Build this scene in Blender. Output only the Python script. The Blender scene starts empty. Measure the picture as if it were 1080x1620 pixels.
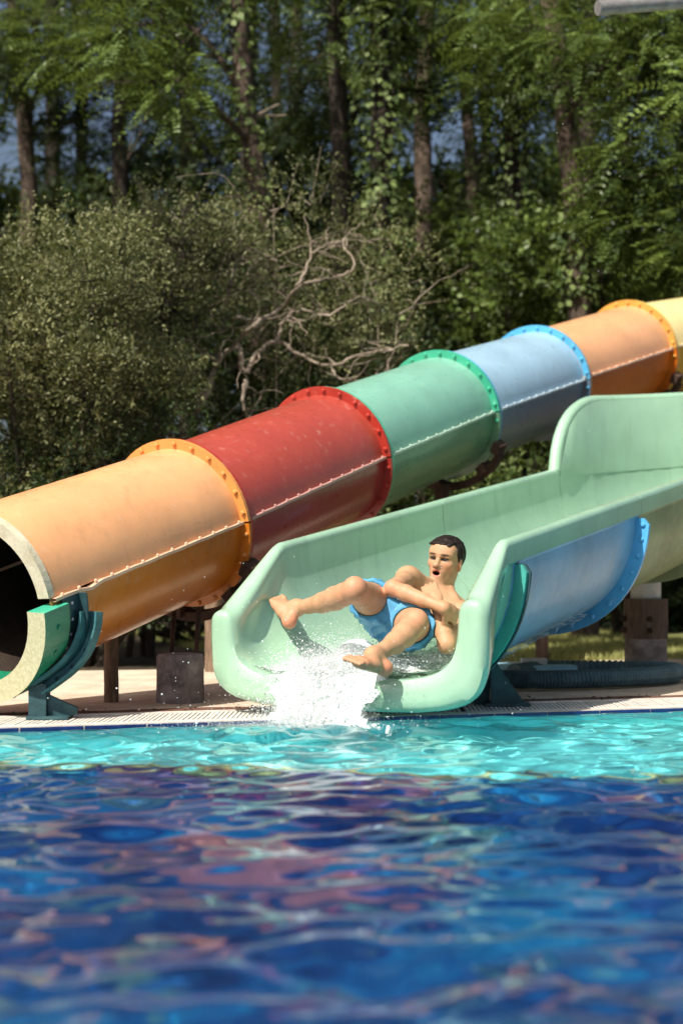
import bpy, math, random
import numpy as np
from mathutils import Vector, Matrix

# ------------------------------------------------------------------ camera, sky, sun, exposure
sc = bpy.context.scene
H = 0.593                      # camera height above the deck
HORIZON, FOC = 909.0, 2310.0   # of the 1080 x 1620 picture
cam = bpy.data.cameras.new('camera'); cam_o = bpy.data.objects.new('camera', cam)
sc.collection.objects.link(cam_o); sc.camera = cam_o
cam_o.location = (0, 0, H); cam_o.rotation_euler = (math.pi/2, 0, 0)
cam.sensor_fit = 'HORIZONTAL'; cam.sensor_width = 36; cam.lens = 36*FOC/1080
cam.shift_y = (HORIZON-810)/1080; cam.clip_start = .05; cam.clip_end = 600
cam.dof.use_dof = True; cam.dof.focus_distance = 6.3; cam.dof.aperture_fstop = 2.7

SUN = Vector((-.40, -.50, .768)).normalized()
world = bpy.data.worlds.new('World'); sc.world = world; world.use_nodes = True
wn = world.node_tree
sky = wn.nodes.new('ShaderNodeTexSky'); sky.sky_type = 'NISHITA'; sky.sun_disc = False; sky.dust_density = 5; sky.air_density = 1.0
sky.sun_elevation = math.asin(SUN.z); sky.sun_rotation = math.atan2(SUN.x, SUN.y)
bgn = wn.nodes['Background']; wn.links.new(sky.outputs[0], bgn.inputs[0]); bgn.inputs[1].default_value = .08
sun_l = bpy.data.lights.new('sun', 'SUN'); sun_l.energy = 5.0; sun_l.angle = math.radians(.5); sun_l.color = (1, .95, .86)
sun_o = bpy.data.objects.new('sun', sun_l); sc.collection.objects.link(sun_o)
sun_o.rotation_euler = SUN.to_track_quat('Z', 'Y').to_euler()
sun_l.cycles.is_caustics_light = True
sc.view_settings.view_transform = 'Standard'; sc.view_settings.look = 'None'
sc.view_settings.exposure = .44; sc.view_settings.gamma = 1; sc.view_settings.use_curve_mapping = False
cy = sc.cycles
cy.use_denoising = True; cy.max_bounces = 7; cy.diffuse_bounces = 3; cy.glossy_bounces = 3
cy.transmission_bounces = 6; cy.transparent_max_bounces = 12; cy.sample_clamp_indirect = 6; cy.use_adaptive_sampling = True
cy.adaptive_threshold = .02

# ------------------------------------------------------------------ helpers
rng = np.random.default_rng(7); random.seed(7)
C = sc.collection

def P(px, py, Y):              # a point of the place, at Y metres from the lens
    return Vector(((px-540)/FOC*Y, Y, H-(py-HORIZON)/FOC*Y))

def tag(o, label=None, cat=None, group=None, kind=None):
    if label: o['label'] = label
    if cat: o['category'] = cat
    if group: o['group'] = group
    if kind: o['kind'] = kind
    return o

def empty(name, loc=(0, 0, 0)):
    o = bpy.data.objects.new(name, None); o.location = loc; o.empty_display_size = .1; C.objects.link(o); return o

def mesh_np(name, v, f, mats, parent=None, smooth=True, mi=None, col=None):
    """v (n,3), f list or (m,k) array of faces, world coordinates"""
    me = bpy.data.meshes.new(name)
    v = np.asarray(v, dtype=np.float32)
    if isinstance(f, np.ndarray):
        m, k = f.shape
        me.vertices.add(len(v)); me.vertices.foreach_set('co', v.ravel())
        me.loops.add(m*k); me.loops.foreach_set('vertex_index', f.astype(np.int32).ravel())
        me.polygons.add(m); me.polygons.foreach_set('loop_start', np.arange(0, m*k, k, dtype=np.int32))
        me.update(calc_edges=True)
    else:
        me.from_pydata(v.tolist(), [], f); me.update()
    if smooth: me.polygons.foreach_set('use_smooth', np.ones(len(me.polygons), dtype=bool))
    for m_ in (mats if isinstance(mats, (list, tuple)) else [mats]): me.materials.append(m_)
    if mi is not None: me.polygons.foreach_set('material_index', np.asarray(mi, dtype=np.int32))
    if col is not None:
        a = me.color_attributes.new('tint', 'FLOAT_COLOR', 'POINT')
        c4 = np.ones((len(v), 4), dtype=np.float32); c4[:, :3] = col; a.data.foreach_set('color', c4.ravel())
    o = bpy.data.objects.new(name, me); C.objects.link(o)
    if parent is not None:
        o.parent = parent
        o.matrix_parent_inverse = Matrix.Translation(parent.location).inverted() if parent.parent is None else Matrix.Identity(4)
    return o

def sharpen(o, deg=38):
    import bmesh
    bm = bmesh.new(); bm.from_mesh(o.data); lim = math.radians(deg)
    for e in bm.edges:
        if len(e.link_faces) == 2 and e.calc_face_angle(0) > lim: e.smooth = False
    bm.to_mesh(o.data); bm.free(); return o

class MB:
    def __init__(s): s.v = []; s.f = []; s.mi = []
    def add(s, v, f, mi=0):
        b = len(s.v); s.v.extend([tuple(p) for p in v]); s.f.extend([tuple(i+b for i in q) for q in f]); s.mi.extend([mi]*len(f)); return s
    def build(s, name, mats, parent=None, smooth=False):
        o = mesh_np(name, np.array(s.v), s.f, mats, parent, smooth, s.mi)
        return sharpen(o) if smooth and len(s.v) < 6000 else o

def box_vf(c, ax, ay, az):     # centre and three half-axes
    c, ax, ay, az = map(Vector, (c, ax, ay, az))
    v = [c+sx*ax+sy*ay+sz*az for sz in (-1, 1) for sy in (-1, 1) for sx in (-1, 1)]
    f = [(0, 2, 3, 1), (4, 5, 7, 6), (0, 1, 5, 4), (2, 6, 7, 3), (0, 4, 6, 2), (1, 3, 7, 5)]
    return v, f

def sweep(pts, rad, n=8, closed_ends=True):
    pts = [Vector(p) for p in pts]; m = len(pts)
    if not hasattr(rad, '__len__'): rad = [rad]*m
    v = []; f = []
    t0 = (pts[1]-pts[0]).normalized()
    a = t0.cross(Vector((.31, .2, 1)));
    if a.length < .05: a = t0.cross(Vector((1, 0, 0)))
    a.normalize()
    for i, p in enumerate(pts):
        t = (pts[min(i+1, m-1)]-pts[max(i-1, 0)]).normalized()
        a = (a-t*a.dot(t)).normalized(); b = t.cross(a)
        for k in range(n):
            w = 2*math.pi*k/n
            v.append(p+(a*math.cos(w)+b*math.sin(w))*rad[i])
    for i in range(m-1):
        for k in range(n):
            k2 = (k+1) % n
            f.append((i*n+k, i*n+k2, (i+1)*n+k2, (i+1)*n+k))
    if closed_ends:
        f.append(tuple(range(n-1, -1, -1))); f.append(tuple((m-1)*n+k for k in range(n)))
    return v, f

def spline(ctrl, n):
    c = np.array([list(p) for p in ctrl], float)
    c = np.vstack([2*c[0]-c[1], c, 2*c[-1]-c[-2]])
    out = []
    segs = len(c)-3
    for q in np.linspace(0, segs-1e-6, n):
        i = int(q); t = q-i; p0, p1, p2, p3 = c[i:i+4]
        out.append(.5*((2*p1)+(-p0+p2)*t+(2*p0-5*p1+4*p2-p3)*t*t+(-p0+3*p1-3*p2+p3)*t**3))
    return np.array(out)

# ------------------------------------------------------------------ materials
def new_mat(name):
    m = bpy.data.materials.new(name); m.use_nodes = True
    return m, m.node_tree, m.node_tree.nodes['Principled BSDF']

def noise(nt, scale, detail=4, rough=.55, vec=None, dist=0):
    n = nt.nodes.new('ShaderNodeTexNoise'); n.inputs['Scale'].default_value = scale
    n.inputs['Detail'].default_value = detail; n.inputs['Roughness'].default_value = rough; n.inputs['Distortion'].default_value = dist
    if vec is not None: nt.links.new(vec, n.inputs['Vector'])
    return n

def ramp(nt, fac, stops):
    r = nt.nodes.new('ShaderNodeValToRGB'); nt.links.new(fac, r.inputs[0])
    e = r.color_ramp.elements
    while len(e) < len(stops): e.new(.5)
    for i, (p, c) in enumerate(stops):
        e[i].position = p; e[i].color = (*c, 1) if len(c) == 3 else c
    return r

def mixc(nt, fac, a, b, mode='MIX'):
    n = nt.nodes.new('ShaderNodeMix'); n.data_type = 'RGBA'; n.blend_type = mode
    for sock, val in ((n.inputs[0], fac), (n.inputs[6], a), (n.inputs[7], b)):
        if hasattr(val, 'links') or hasattr(val, 'is_linked'): nt.links.new(val, sock)
        elif isinstance(val, (int, float)): sock.default_value = val
        else: sock.default_value = (*val, 1)
    return n.outputs[2]

def geo_pos(nt):
    return nt.nodes.new('ShaderNodeNewGeometry').outputs['Position']

def mapped(nt, vec, scale):
    n = nt.nodes.new('ShaderNodeMapping'); n.inputs['Scale'].default_value = scale; nt.links.new(vec, n.inputs['Vector']); return n.outputs[0]

def bump(nt, b, h, strength, dist=.01):
    n = nt.nodes.new('ShaderNodeBump'); n.inputs['Strength'].default_value = strength; n.inputs['Distance'].default_value = dist
    nt.links.new(h, n.inputs['Height']); nt.links.new(n.outputs[0], b.inputs['Normal'])

def fiberglass(name, col, rough=.32, mottle=.075, worn=(.75, .72, .6), wear=.25, coat=.25, bs=.16):
    m, nt, b = new_mat(name); pos = geo_pos(nt)
    n1 = noise(nt, 3.2, 6, .6, pos); n2 = noise(nt, 22, 5, .6, pos); n3 = noise(nt, 160, 2, .5, pos)
    dk = tuple(x*(1-mottle*1.6) for x in col); lt = tuple(min(.95, x*(1+mottle)) for x in col)
    r1 = ramp(nt, n1.outputs[0], [(.3, dk), (.7, lt)])
    w = ramp(nt, n2.outputs[0], [(.60, (0, 0, 0)), (.82, (wear, wear, wear))])
    c = mixc(nt, w.outputs[0], r1.outputs[0], worn)
    # run-off stains hanging down the shell
    st = noise(nt, 1, 5, .65, mapped(nt, pos, (14, 14, 1.6)))
    sr = ramp(nt, st.outputs[0], [(.54, (0, 0, 0)), (.76, (.30, .30, .30))])
    c = mixc(nt, sr.outputs[0], c, tuple(x*.5 for x in col))
    nt.links.new(c, b.inputs['Base Color'])
    rr = ramp(nt, n2.outputs[0], [(.3, (rough*.8,)*3), (.75, (min(1, rough*1.6),)*3)])
    nt.links.new(rr.outputs[0], b.inputs['Roughness'])
    b.inputs['Coat Weight'].default_value = coat; b.inputs['Coat Roughness'].default_value = .18
    mx = nt.nodes.new('ShaderNodeMath'); mx.operation = 'ADD'; nt.links.new(n3.outputs[0], mx.inputs[0]); nt.links.new(n2.outputs[0], mx.inputs[1])
    bump(nt, b, mx.outputs[0], bs, .006)
    return m

def rough_mat(name, stops, scale=6, rough=.85, bstr=.5, bscale=60, bdist=.01, metal=0, stretch=(1, 1, 1), spec=.3):
    m, nt, b = new_mat(name); pos = mapped(nt, geo_pos(nt), stretch)
    n1 = noise(nt, scale, 8, .62, pos); r = ramp(nt, n1.outputs[0], stops)
    n2 = noise(nt, bscale, 6, .6, pos)
    c = mixc(nt, .35, r.outputs[0], n2.outputs[0], 'OVERLAY')
    nt.links.new(c, b.inputs['Base Color']); b.inputs['Roughness'].default_value = rough; b.inputs['Metallic'].default_value = metal
    b.inputs['Specular IOR Level'].default_value = spec
    bump(nt, b, n2.outputs[0], bstr, bdist)
    return m

def leaf_mat(name, dark, light, gloss=.45, trans=.35, spec=.4):
    m, nt, b = new_mat(name)
    a = nt.nodes.new('ShaderNodeAttribute'); a.attribute_name = 'tint'
    sep = nt.nodes.new('ShaderNodeSeparateColor'); nt.links.new(a.outputs['Color'], sep.inputs[0])
    r = ramp(nt, sep.outputs[0], [(0, dark), (1, light)])
    nt.links.new(r.outputs[0], b.inputs['Base Color']); b.inputs['Roughness'].default_value = gloss
    b.inputs['Specular IOR Level'].default_value = spec
    t = nt.nodes.new('ShaderNodeBsdfTranslucent'); tc = mixc(nt, .5, r.outputs[0], (.32, .42, .06), 'MIX')
    nt.links.new(tc, t.inputs[0])
    mx = nt.nodes.new('ShaderNodeMixShader'); mx.inputs[0].default_value = trans
    out = nt.nodes['Material Output']
    nt.links.new(b.outputs[0], mx.inputs[1]); nt.links.new(t.outputs[0], mx.inputs[2]); nt.links.new(mx.outputs[0], out.inputs[0])
    return m

def attr_mat(name, rough=.5, spec=.4, sss=0, coat=0, bscale=120, bstr=.1, bdist=.003):
    m, nt, b = new_mat(name)
    a = nt.nodes.new('ShaderNodeAttribute'); a.attribute_name = 'tint'
    pos = geo_pos(nt); n = noise(nt, 14, 5, .6, pos); n2 = noise(nt, bscale, 3, .5, pos)
    r = ramp(nt, n.outputs[0], [(.3, (.90, .88, .86)), (.7, (1.06, 1.04, 1.04))])
    c = mixc(nt, 1.0, a.outputs['Color'], r.outputs[0], 'MULTIPLY')
    nb = noise(nt, 38, 4, .65, pos); rb = ramp(nt, nb.outputs[0], [(.35, (.93, .90, .86)), (.55, (1, 1, 1)), (.75, (1.07, .95, .90))])
    c = mixc(nt, 1.0, c, rb.outputs[0], 'MULTIPLY')
    nt.links.new(c, b.inputs['Base Color']); b.inputs['Roughness'].default_value = rough
    b.inputs['Specular IOR Level'].default_value = spec; b.inputs['Coat Weight'].default_value = coat; b.inputs['Coat Roughness'].default_value = .15
    if sss:
        b.inputs['Subsurface Weight'].default_value = sss; b.inputs['Subsurface Radius'].default_value = (.012, .005, .003); b.inputs['Subsurface Scale'].default_value = 1
    bump(nt, b, n2.outputs[0], bstr, bdist)
    return m

M = {}
M['paving'] = rough_mat('sand_paving', [(.3, (.48, .37, .27)), (.5, (.60, .49, .37)), (.72, (.70, .60, .47))], 5, .9, .6, 90, .012)
M['clay'] = rough_mat('clay_edging', [(.3, (.10, .045, .03)), (.6, (.20, .10, .07)), (.8, (.34, .22, .16))], 9, .9, .8, 70, .02)
M['soil'] = rough_mat('soil', [(.3, (.035, .026, .016)), (.6, (.075, .055, .032)), (.8, (.13, .10, .06))], 2, .95, .8, 30, .04)
M['lawn'] = rough_mat('lawn_soil', [(.3, (.14, .15, .05)), (.6, (.22, .23, .08)), (.8, (.32, .30, .14))], 3, .95, .8, 40, .04)
M['grate'] = rough_mat('grating_plastic', [(.3, (.55, .50, .44)), (.7, (.74, .70, .63))], 12, .6, .2, 80, .003)
M['coping'] = rough_mat('coping', [(.3, (.50, .44, .38)), (.7, (.70, .64, .56))], 12, .7, .3, 80, .004)
M['tile'] = rough_mat('tile_blue', [(.3, (.006, .015, .09)), (.7, (.012, .035, .17))], 8, .2, .05, 60, .002, spec=.5)
M['tile_joint'] = rough_mat('tile_joint', [(.3, (.5, .5, .48)), (.7, (.7, .7, .68))], 8, .8)
M['teal'] = rough_mat('teal_steel', [(.25, (.025, .075, .085)), (.5, (.05, .17, .18)), (.8, (.12, .30, .30))], 7, .5, .4, 50, .006, .1)
M['teal_dark'] = rough_mat('dark_teal_steel', [(.25, (.015, .035, .04)), (.5, (.03, .075, .085)), (.8, (.06, .13, .14))], 9, .5, .4, 50, .006, .1)
M['rust'] = rough_mat('rusty_steel', [(.3, (.025, .016, .013)), (.55, (.065, .038, .028)), (.8, (.15, .085, .06))], 14, .8, .6, 70, .006, .1)
M['wood'] = rough_mat('weathered_wood', [(.3, (.10, .065, .04)), (.55, (.22, .15, .10)), (.8, (.36, .27, .19))], 10, .85, .8, 30, .01, stretch=(6, 6, .7))
M['concrete'] = rough_mat('dark_concrete', [(.28, (.09, .08, .08)), (.5, (.21, .18, .18)), (.75, (.44, .39, .38))], 9, .85, .7, 70, .008)
M['pillar'] = rough_mat('pillar_wood', [(.3, (.075, .05, .04)), (.55, (.15, .105, .085)), (.8, (.26, .2, .17))], 8, .85, .8, 30, .01, stretch=(5, 5, .8))
M['white_metal'] = rough_mat('white_metal', [(.3, (.5, .5, .5)), (.7, (.75, .75, .74))], 8, .45, .2, 60, .004)
M['grey_metal'] = rough_mat('galvanised_pole', [(.3, (.20, .19, .18)), (.7, (.34, .33, .31))], 12, .45, .2, 60, .004, .3)
M['hose'] = rough_mat('hose_plastic', [(.3, (.04, .085, .105)), (.7, (.09, .16, .19))], 10, .45, .2, 60, .004)
M['hose_blue'] = rough_mat('hose_light_blue', [(.3, (.25, .5, .65)), (.7, (.35, .62, .75))], 10, .5, .2, 60, .004)
M['cream'] = rough_mat('worn_gelcoat', [(.25, (.46, .41, .27)), (.5, (.58, .53, .38)), (.78, (.70, .65, .50))], 9, .6, .5, 90, .005)
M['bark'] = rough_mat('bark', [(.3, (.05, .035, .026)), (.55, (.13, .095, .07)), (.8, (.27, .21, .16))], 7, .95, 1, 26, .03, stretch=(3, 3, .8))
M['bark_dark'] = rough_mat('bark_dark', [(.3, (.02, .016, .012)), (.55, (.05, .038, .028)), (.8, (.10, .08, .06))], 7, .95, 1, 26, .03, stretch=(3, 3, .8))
M['twig'] = rough_mat('dry_twig', [(.3, (.16, .12, .085)), (.55, (.30, .24, .18)), (.8, (.46, .40, .31))], 12, .9, .6, 60, .006)
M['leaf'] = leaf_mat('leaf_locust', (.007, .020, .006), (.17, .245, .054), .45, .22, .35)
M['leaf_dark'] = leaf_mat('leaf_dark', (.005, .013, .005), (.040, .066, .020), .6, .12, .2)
M['leaf_ivy'] = leaf_mat('leaf_ivy', (.030, .062, .016), (.26, .33, .11), .55, .2, .25)
M['leaf_olive'] = leaf_mat('leaf_olive', (.030, .036, .013), (.23, .235, .10), .6, .15, .3)
M['leaf_dry'] = leaf_mat('leaf_dry', (.06, .065, .03), (.27, .27, .14), .7, .2, .2)
M['grass'] = leaf_mat('grass_blade', (.20, .22, .06), (.50, .48, .20), .6, .3, .3)
M['skin'] = attr_mat('skin', .55, .38, 0, 0, 160, .2, .002)
M['hair'] = attr_mat('wet_hair', .5, .22, 0, 0, 220, .5, .004)
M['fabric'] = attr_mat('swim_fabric', .55, .4, 0, .15, 300, .2, .003)
M['eye'] = attr_mat('eye', .1, .6, 0, .5, 100, 0)

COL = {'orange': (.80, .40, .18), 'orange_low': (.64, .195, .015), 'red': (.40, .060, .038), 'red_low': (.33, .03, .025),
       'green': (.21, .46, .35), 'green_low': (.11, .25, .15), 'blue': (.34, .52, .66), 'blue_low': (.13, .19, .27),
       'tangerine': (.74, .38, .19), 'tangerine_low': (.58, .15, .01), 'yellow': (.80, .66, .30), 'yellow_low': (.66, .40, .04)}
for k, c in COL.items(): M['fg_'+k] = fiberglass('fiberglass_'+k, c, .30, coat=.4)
M['rim_orange'] = fiberglass('flange_orange', (.74, .31, .08)); M['rim_red'] = fiberglass('flange_red', (.42, .035, .02))
M['rim_green'] = fiberglass('flange_green', (.05, .42, .26)); M['rim_blue'] = fiberglass('flange_blue', (.10, .44, .72))
M['rim_tangerine'] = fiberglass('flange_tangerine', (.74, .38, .08)); M['rim_yellow'] = fiberglass('flange_yellow', (.80, .62, .2))
M['inside'] = rough_mat('dark_tube_inside', [(.3, (.015, .011, .008)), (.7, (.05, .035, .025))], 6, .6)  # dark brown inner faces, the same in every section
M['mint'] = fiberglass('mint_gelcoat', (.33, .53, .37), .18, .08, (.58, .70, .55), .15, .8, .04)
M['shell_blue'] = fiberglass('shell_blue', (.19, .36, .54), .4, .12); M['shell_olive'] = fiberglass('shell_olive', (.24, .30, .16), .4, .2)
M['shell_blue_rim'] = fiberglass('shell_blue_rim', (.08, .36, .66), .35, .1)
M['collar_green'] = fiberglass('collar_green', (.01, .20, .10), .3, .2); M['collar_cream'] = rough_mat('glitter_gelcoat', [(.3, (.42, .42, .24)), (.5, (.52, .50, .31)), (.72, (.64, .62, .44))], 70, .4, .25, 200, .003)
M['teal_flange'] = fiberglass('teal_flange', (.06, .36, .30), .4, .15)

# ------------------------------------------------------------------ setting: ground, pool
EA = math.radians(16.9)
E1 = Vector((math.cos(EA), math.sin(EA), 0)); E2 = Vector((-math.sin(EA), math.cos(EA), 0)); EO = Vector((0, 6.085, 0))
def pe(e, n, z=0): return EO+E1*e+E2*n+Vector((0, 0, z))
def quad_sheet(name, e0, e1, n0, n1, z, mat, ne=1, nn=1, jit=None):
    v = []; f = []
    for j in range(nn+1):
        for i in range(ne+1):
            e = e0+(e1-e0)*i/ne; n = n0+(n1-n0)*j/nn
            if jit: e, n = jit(e, n, i, j, ne, nn)
            v.append(pe(e, n, z))
    for j in range(nn):
        for i in range(ne):
            a = j*(ne+1)+i; f.append((a, a+1, a+ne+2, a+ne+1))
    return mesh_np(name, np.array(v), f, mat, None, False)
PD = 1.27                      # pool depth
pe0, pe1, pn0 = -9.0, 9.0, -11.0
g = MB()
es = [-220, pe0, pe1, 220]; ns = [-120, pn0, 0, 260]
gv = [pe(e, n, -.012) for n in ns for e in es]
gf = [(j*4+i, j*4+i+1, j*4+i+5, j*4+i+4) for j in range(3) for i in range(3) if not (i == 1 and j == 1)]
g.add(gv, gf); tag(g.build('ground', M['soil']), kind='structure')

def wob(amp, fr):
    ph = rng.uniform(0, 6, 6)
    return lambda x: amp*(math.sin(fr*x+ph[0])+.6*math.sin(2.3*fr*x+ph[1])+.4*math.sin(5.1*fr*x+ph[2]))
wb = wob(.05, 1.7)
def jit_back(e, n, i, j, ne, nn): return (e, n+(wb(e)+.16*e*.3 if j == nn else 0))
tag(quad_sheet('paving', -9, 9, .55, 3.35, -.006, M['paving'], 60, 6, jit_back), kind='structure')
we = wob(.012, 9.0)
def jit_edge(e, n, i, j, ne, nn): return (e, n+(we(e) if j == nn else 0))
tag(quad_sheet('clay_edging', -9, 9, .40, .60, -.002, M['clay'], 300, 3, jit_edge), kind='structure')
cop = MB()
cop.add(*box_vf(pe(0, .03, -.042), E1*9, E2*.030, Vector((0, 0, .04))))
cop.add(*box_vf(pe(0, .415, -.04), E1*9, E2*.018, Vector((0, 0, .0415))))
tag(cop.build('pool_coping', M['coping']), kind='structure')
pw = MB()
def wallquad(a, b): pw.add([a+Vector((0, 0, -.045)), b+Vector((0, 0, -.045)), b+Vector((0, 0, -PD)), a+Vector((0, 0, -PD))], [(0, 1, 2, 3)])
wallquad(pe(pe0, 0), pe(pe1, 0)); wallquad(pe(pe1, 0), pe(pe1, pn0)); wallquad(pe(pe1, pn0), pe(pe0, pn0)); wallquad(pe(pe0, pn0), pe(pe0, 0))
M['pool_wall'] = rough_mat('pool_turquoise', [(.3, (.16, .78, .78)), (.7, (.24, .86, .84))], 6, .5, .1, 60, .003)
wall = tag(pw.build('pool_wall', M['pool_wall']), kind='structure')
# tile band under the coping, one tile after another
tb = MB(); tb.add(*box_vf((0, 0, 0), E1*.1215, E2*.006, Vector((0, 0, .030))))
t0 = tb.build('edge_tile', M['tile']); td = t0.data
for i in range(-16, 17):
    o = t0 if i == -16 else t0.copy()
    if i != -16: C.objects.link(o)
    o.location = pe(i*.25+.06, -.004, -.036); o.parent = wall
# floor: mosaic picture on cobalt
m, nt, b = new_mat('pool_mosaic'); pos = geo_pos(nt)
n1 = noise(nt, 1.3, 5, .6, mapped(nt, pos, (.8, 1.2, 1)), .8)
n2 = noise(nt, 1.7, 4, .55, mapped(nt, pos, (.8, 1.1, 1)), .5); n3 = noise(nt, 2.6, 4, .6, pos, .4)
c1 = ramp(nt, n1.outputs[0], [(.36, (.007, .042, .22)), (.50, (.011, .14, .47)), (.62, (.022, .38, .74))])
pk = ramp(nt, n2.outputs[0], [(.575, (0, 0, 0)), (.64, (.95, .95, .95))])
c2 = mixc(nt, pk.outputs[0], c1.outputs[0], (.62, .28, .36))
pg = ramp(nt, n3.outputs[0], [(.58, (0, 0, 0)), (.66, (.8, .8, .8))])
c3 = mixc(nt, pg.outputs[0], c2, (.20, .42, .40))
nt.links.new(c3, b.inputs['Base Color']); b.inputs['Roughness'].default_value = .4
M['mosaic'] = m
fl = MB(); fl.add([pe(pe0, pn0, -PD), pe(pe1, pn0, -PD), pe(pe1, -.01, -PD), pe(pe0, -.01, -PD)], [(0, 1, 2, 3)])
floor = tag(fl.build('pool_floor', M['mosaic']), kind='structure')
SHD = .44                      # bright shelf along the pool side
def shelf_y(x): return 5.08-.13*x
def frame_en(p): q = Vector(p)-EO; return q.dot(E1), q.dot(E2)
sh_l, sh_r = Vector((-2.3, shelf_y(-2.3)-.06, 0)), Vector((5.5, shelf_y(5.5), 0))
def at_edge(p): return pe(frame_en(p)[0], -.001)
ZS = Vector((0, 0, -SHD)); ZF = Vector((0, 0, -PD))
fs = MB(); fs.add([sh_l+ZS, sh_r+ZS, at_edge(sh_r)+ZS, at_edge(sh_l)+ZS, sh_l+ZF, sh_r+ZF, at_edge(sh_r)+ZF, at_edge(sh_l)+ZF],
                  [(0, 1, 2, 3), (4, 5, 1, 0), (5, 6, 2, 1), (7, 4, 0, 3)])
fs.mi = [0, 1, 1, 1]
fstrip = tag(fs.build('pool_shelf', [M['pool_wall'], M['mosaic']]), kind='structure')
dv_ = (sh_r-sh_l).normalized(); nv_ = Vector((-dv_.y, dv_.x, 0))
ns_ = MB(); ns_.add(*box_vf((sh_l+sh_r)/2+ZS+nv_*.01-Vector((0, 0, .013)), dv_*(sh_r-sh_l).length*.5, nv_*.022, Vector((0, 0, .018))))
nosing = tag(ns_.build('shelf_nosing', rough_mat('nosing_yellow_green', [(.3, (.38, .46, .20)), (.7, (.55, .60, .34))], 8, .5)), kind='structure')
for o in (wall, floor, fstrip, nosing): o.cycles.is_caustics_receiver = True

# water: one swell sheet, finer where it is seen
def nonuni(lo, hi, f0, f1, fine, coarse):
    a = list(np.arange(f0, f1+1e-6, fine))
    x = f0
    st = fine
    left = []
    while x > lo: st = min(coarse, st*1.12); x -= st; left.append(max(x, lo))
    x = f1; st = fine; right = []
    while x < hi: st = min(coarse, st*1.12); x += st; right.append(min(x, hi))
    return np.array(left[::-1]+a+right)
WZ = -.014
ex = nonuni(pe0, pe1, -2.1, 2.1, .017, .3); nx_ = nonuni(pn0, -.004, -5.2, -.02, .017, .3)
EE, NN = np.meshgrid(ex, nx_)
wx = EO.x+E1.x*EE+E2.x*NN; wy = EO.y+E1.y*EE+E2.y*NN
wz = np.zeros_like(wx)
for i in range(46):
    lam = .085*(6.5**rng.uniform(0, 1)); a = rng.normal(0, .6)+math.radians(95); k = 2*math.pi/lam
    ph = rng.uniform(0, 7)
    wz += .00135*(lam/.3)**.85*np.sin(k*(math.cos(a)*wx+math.sin(a)*wy)+ph+.6*np.sin(1.7*wx+ph)+.5*np.sin(1.3*wy+2*ph))
# rings spreading from where the slide runs out
imp = np.array([-.18, 5.55]); dd = np.hypot(wx-imp[0], wy-imp[1])
wz += .016*np.exp(-dd*1.7)*np.sin(dd*30)*np.clip(dd*5, 0, 1)+.010*np.exp(-dd*1.1)*np.sin(dd*13+1.2*np.sin(5*np.arctan2(wy-imp[1], wx-imp[0])))
edge = np.clip(-NN/.30, .18, 1); wz = wz*edge
fade = np.clip((ex.max()-np.abs(EE))/.5, 0, 1); wz *= fade
wv = np.stack([wx, wy, wz+WZ], -1).reshape(-1, 3)
ny_, nxx = wx.shape; ii = np.arange(nxx*ny_).reshape(ny_, nxx)
wf = np.stack([ii[:-1, :-1], ii[:-1, 1:], ii[1:, 1:], ii[1:, :-1]], -1).reshape(-1, 4)
m = bpy.data.materials.new('pool_water'); m.use_nodes = True; nt = m.node_tree; nt.nodes.clear()
out = nt.nodes.new('ShaderNodeOutputMaterial'); gl = nt.nodes.new('ShaderNodeBsdfGlass'); gl.inputs['IOR'].default_value = 1.333; gl.inputs['Roughness'].default_value = 0
gl.inputs['Color'].default_value = (.95, .99, 1, 1)
nt.links.new(gl.outputs[0], out.inputs[0]); M['water'] = m
water = tag(mesh_np('pool_water', wv, wf, m), kind='structure'); water.cycles.is_caustics_caster = True

# drain grating along the pool edge, each bar its own piece
gr = tag(empty('drain_grating', pe(0, .24, 0)), 'white slatted drain grating running along the pool edge', 'grating')
sb = MB(); sl_dir = Vector((.02, 1, 0)); sb.add(*box_vf((0, 0, 0), Vector((.0062, 0, 0)), sl_dir*.178, Vector((0, 0, .011))))
s0 = sb.build('grating_bar', M['grate']); first = True
for i in range(-140, 155):
    x = i*.0195
    if x > .60 and x < .62: continue
    o = s0 if first else s0.copy()
    if not first: C.objects.link(o)
    first = False
    o.parent = gr; yy = .304*x; o.location = (x, yy, -.013+random.uniform(-.0012, .0012))
for k in (.064, .40):
    q = MB(); q.add(*box_vf(pe(0, k, -.02), E1*3.05, E2*.007, Vector((0, 0, .0185)))); q.build('grating_frame', M['grate'], gr)

# ------------------------------------------------------------------ tube slide
FR, TR = .425, .378
RH = Vector((.843, -.537, 0)).normalized()
seam_px = [(95, 950, 5.87), (396, 825, 7.0), (621, 722, 8.13), (791, 650, 9.27), (928, 598, 10.4), (1072, 550, 11.35)]
seam = [P(*q) for q in seam_px]
dirs = [(seam[i+1]-seam[i]).normalized() for i in range(5)]
axis = []
for i, s in enumerate(seam):
    d = dirs[min(i, 4)]; rr = Vector((d.y, -d.x, 0)).normalized(); axis.append(s-rr*FR)
for az, inc, L in ((50, 12, 1.4), (62, 12, 1.4)):
    axis.append(axis[-1]+Vector((math.sin(math.radians(az)), math.cos(math.radians(az)), math.tan(math.radians(inc))))*L)
seg_names = ['orange', 'red', 'green', 'blue', 'tangerine', 'yellow', 'yellow']
tube = tag(empty('tube_slide', (axis[0].x, axis[0].y, 0)), 'multicoloured closed tube slide of bolted orange, red, green and blue sections', 'water slide')
def frame(a, b):
    d = (b-a).normalized(); r = Vector((d.y, -d.x, 0)).normalized(); u = r.cross(d).normalized(); return d, r, u
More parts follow.
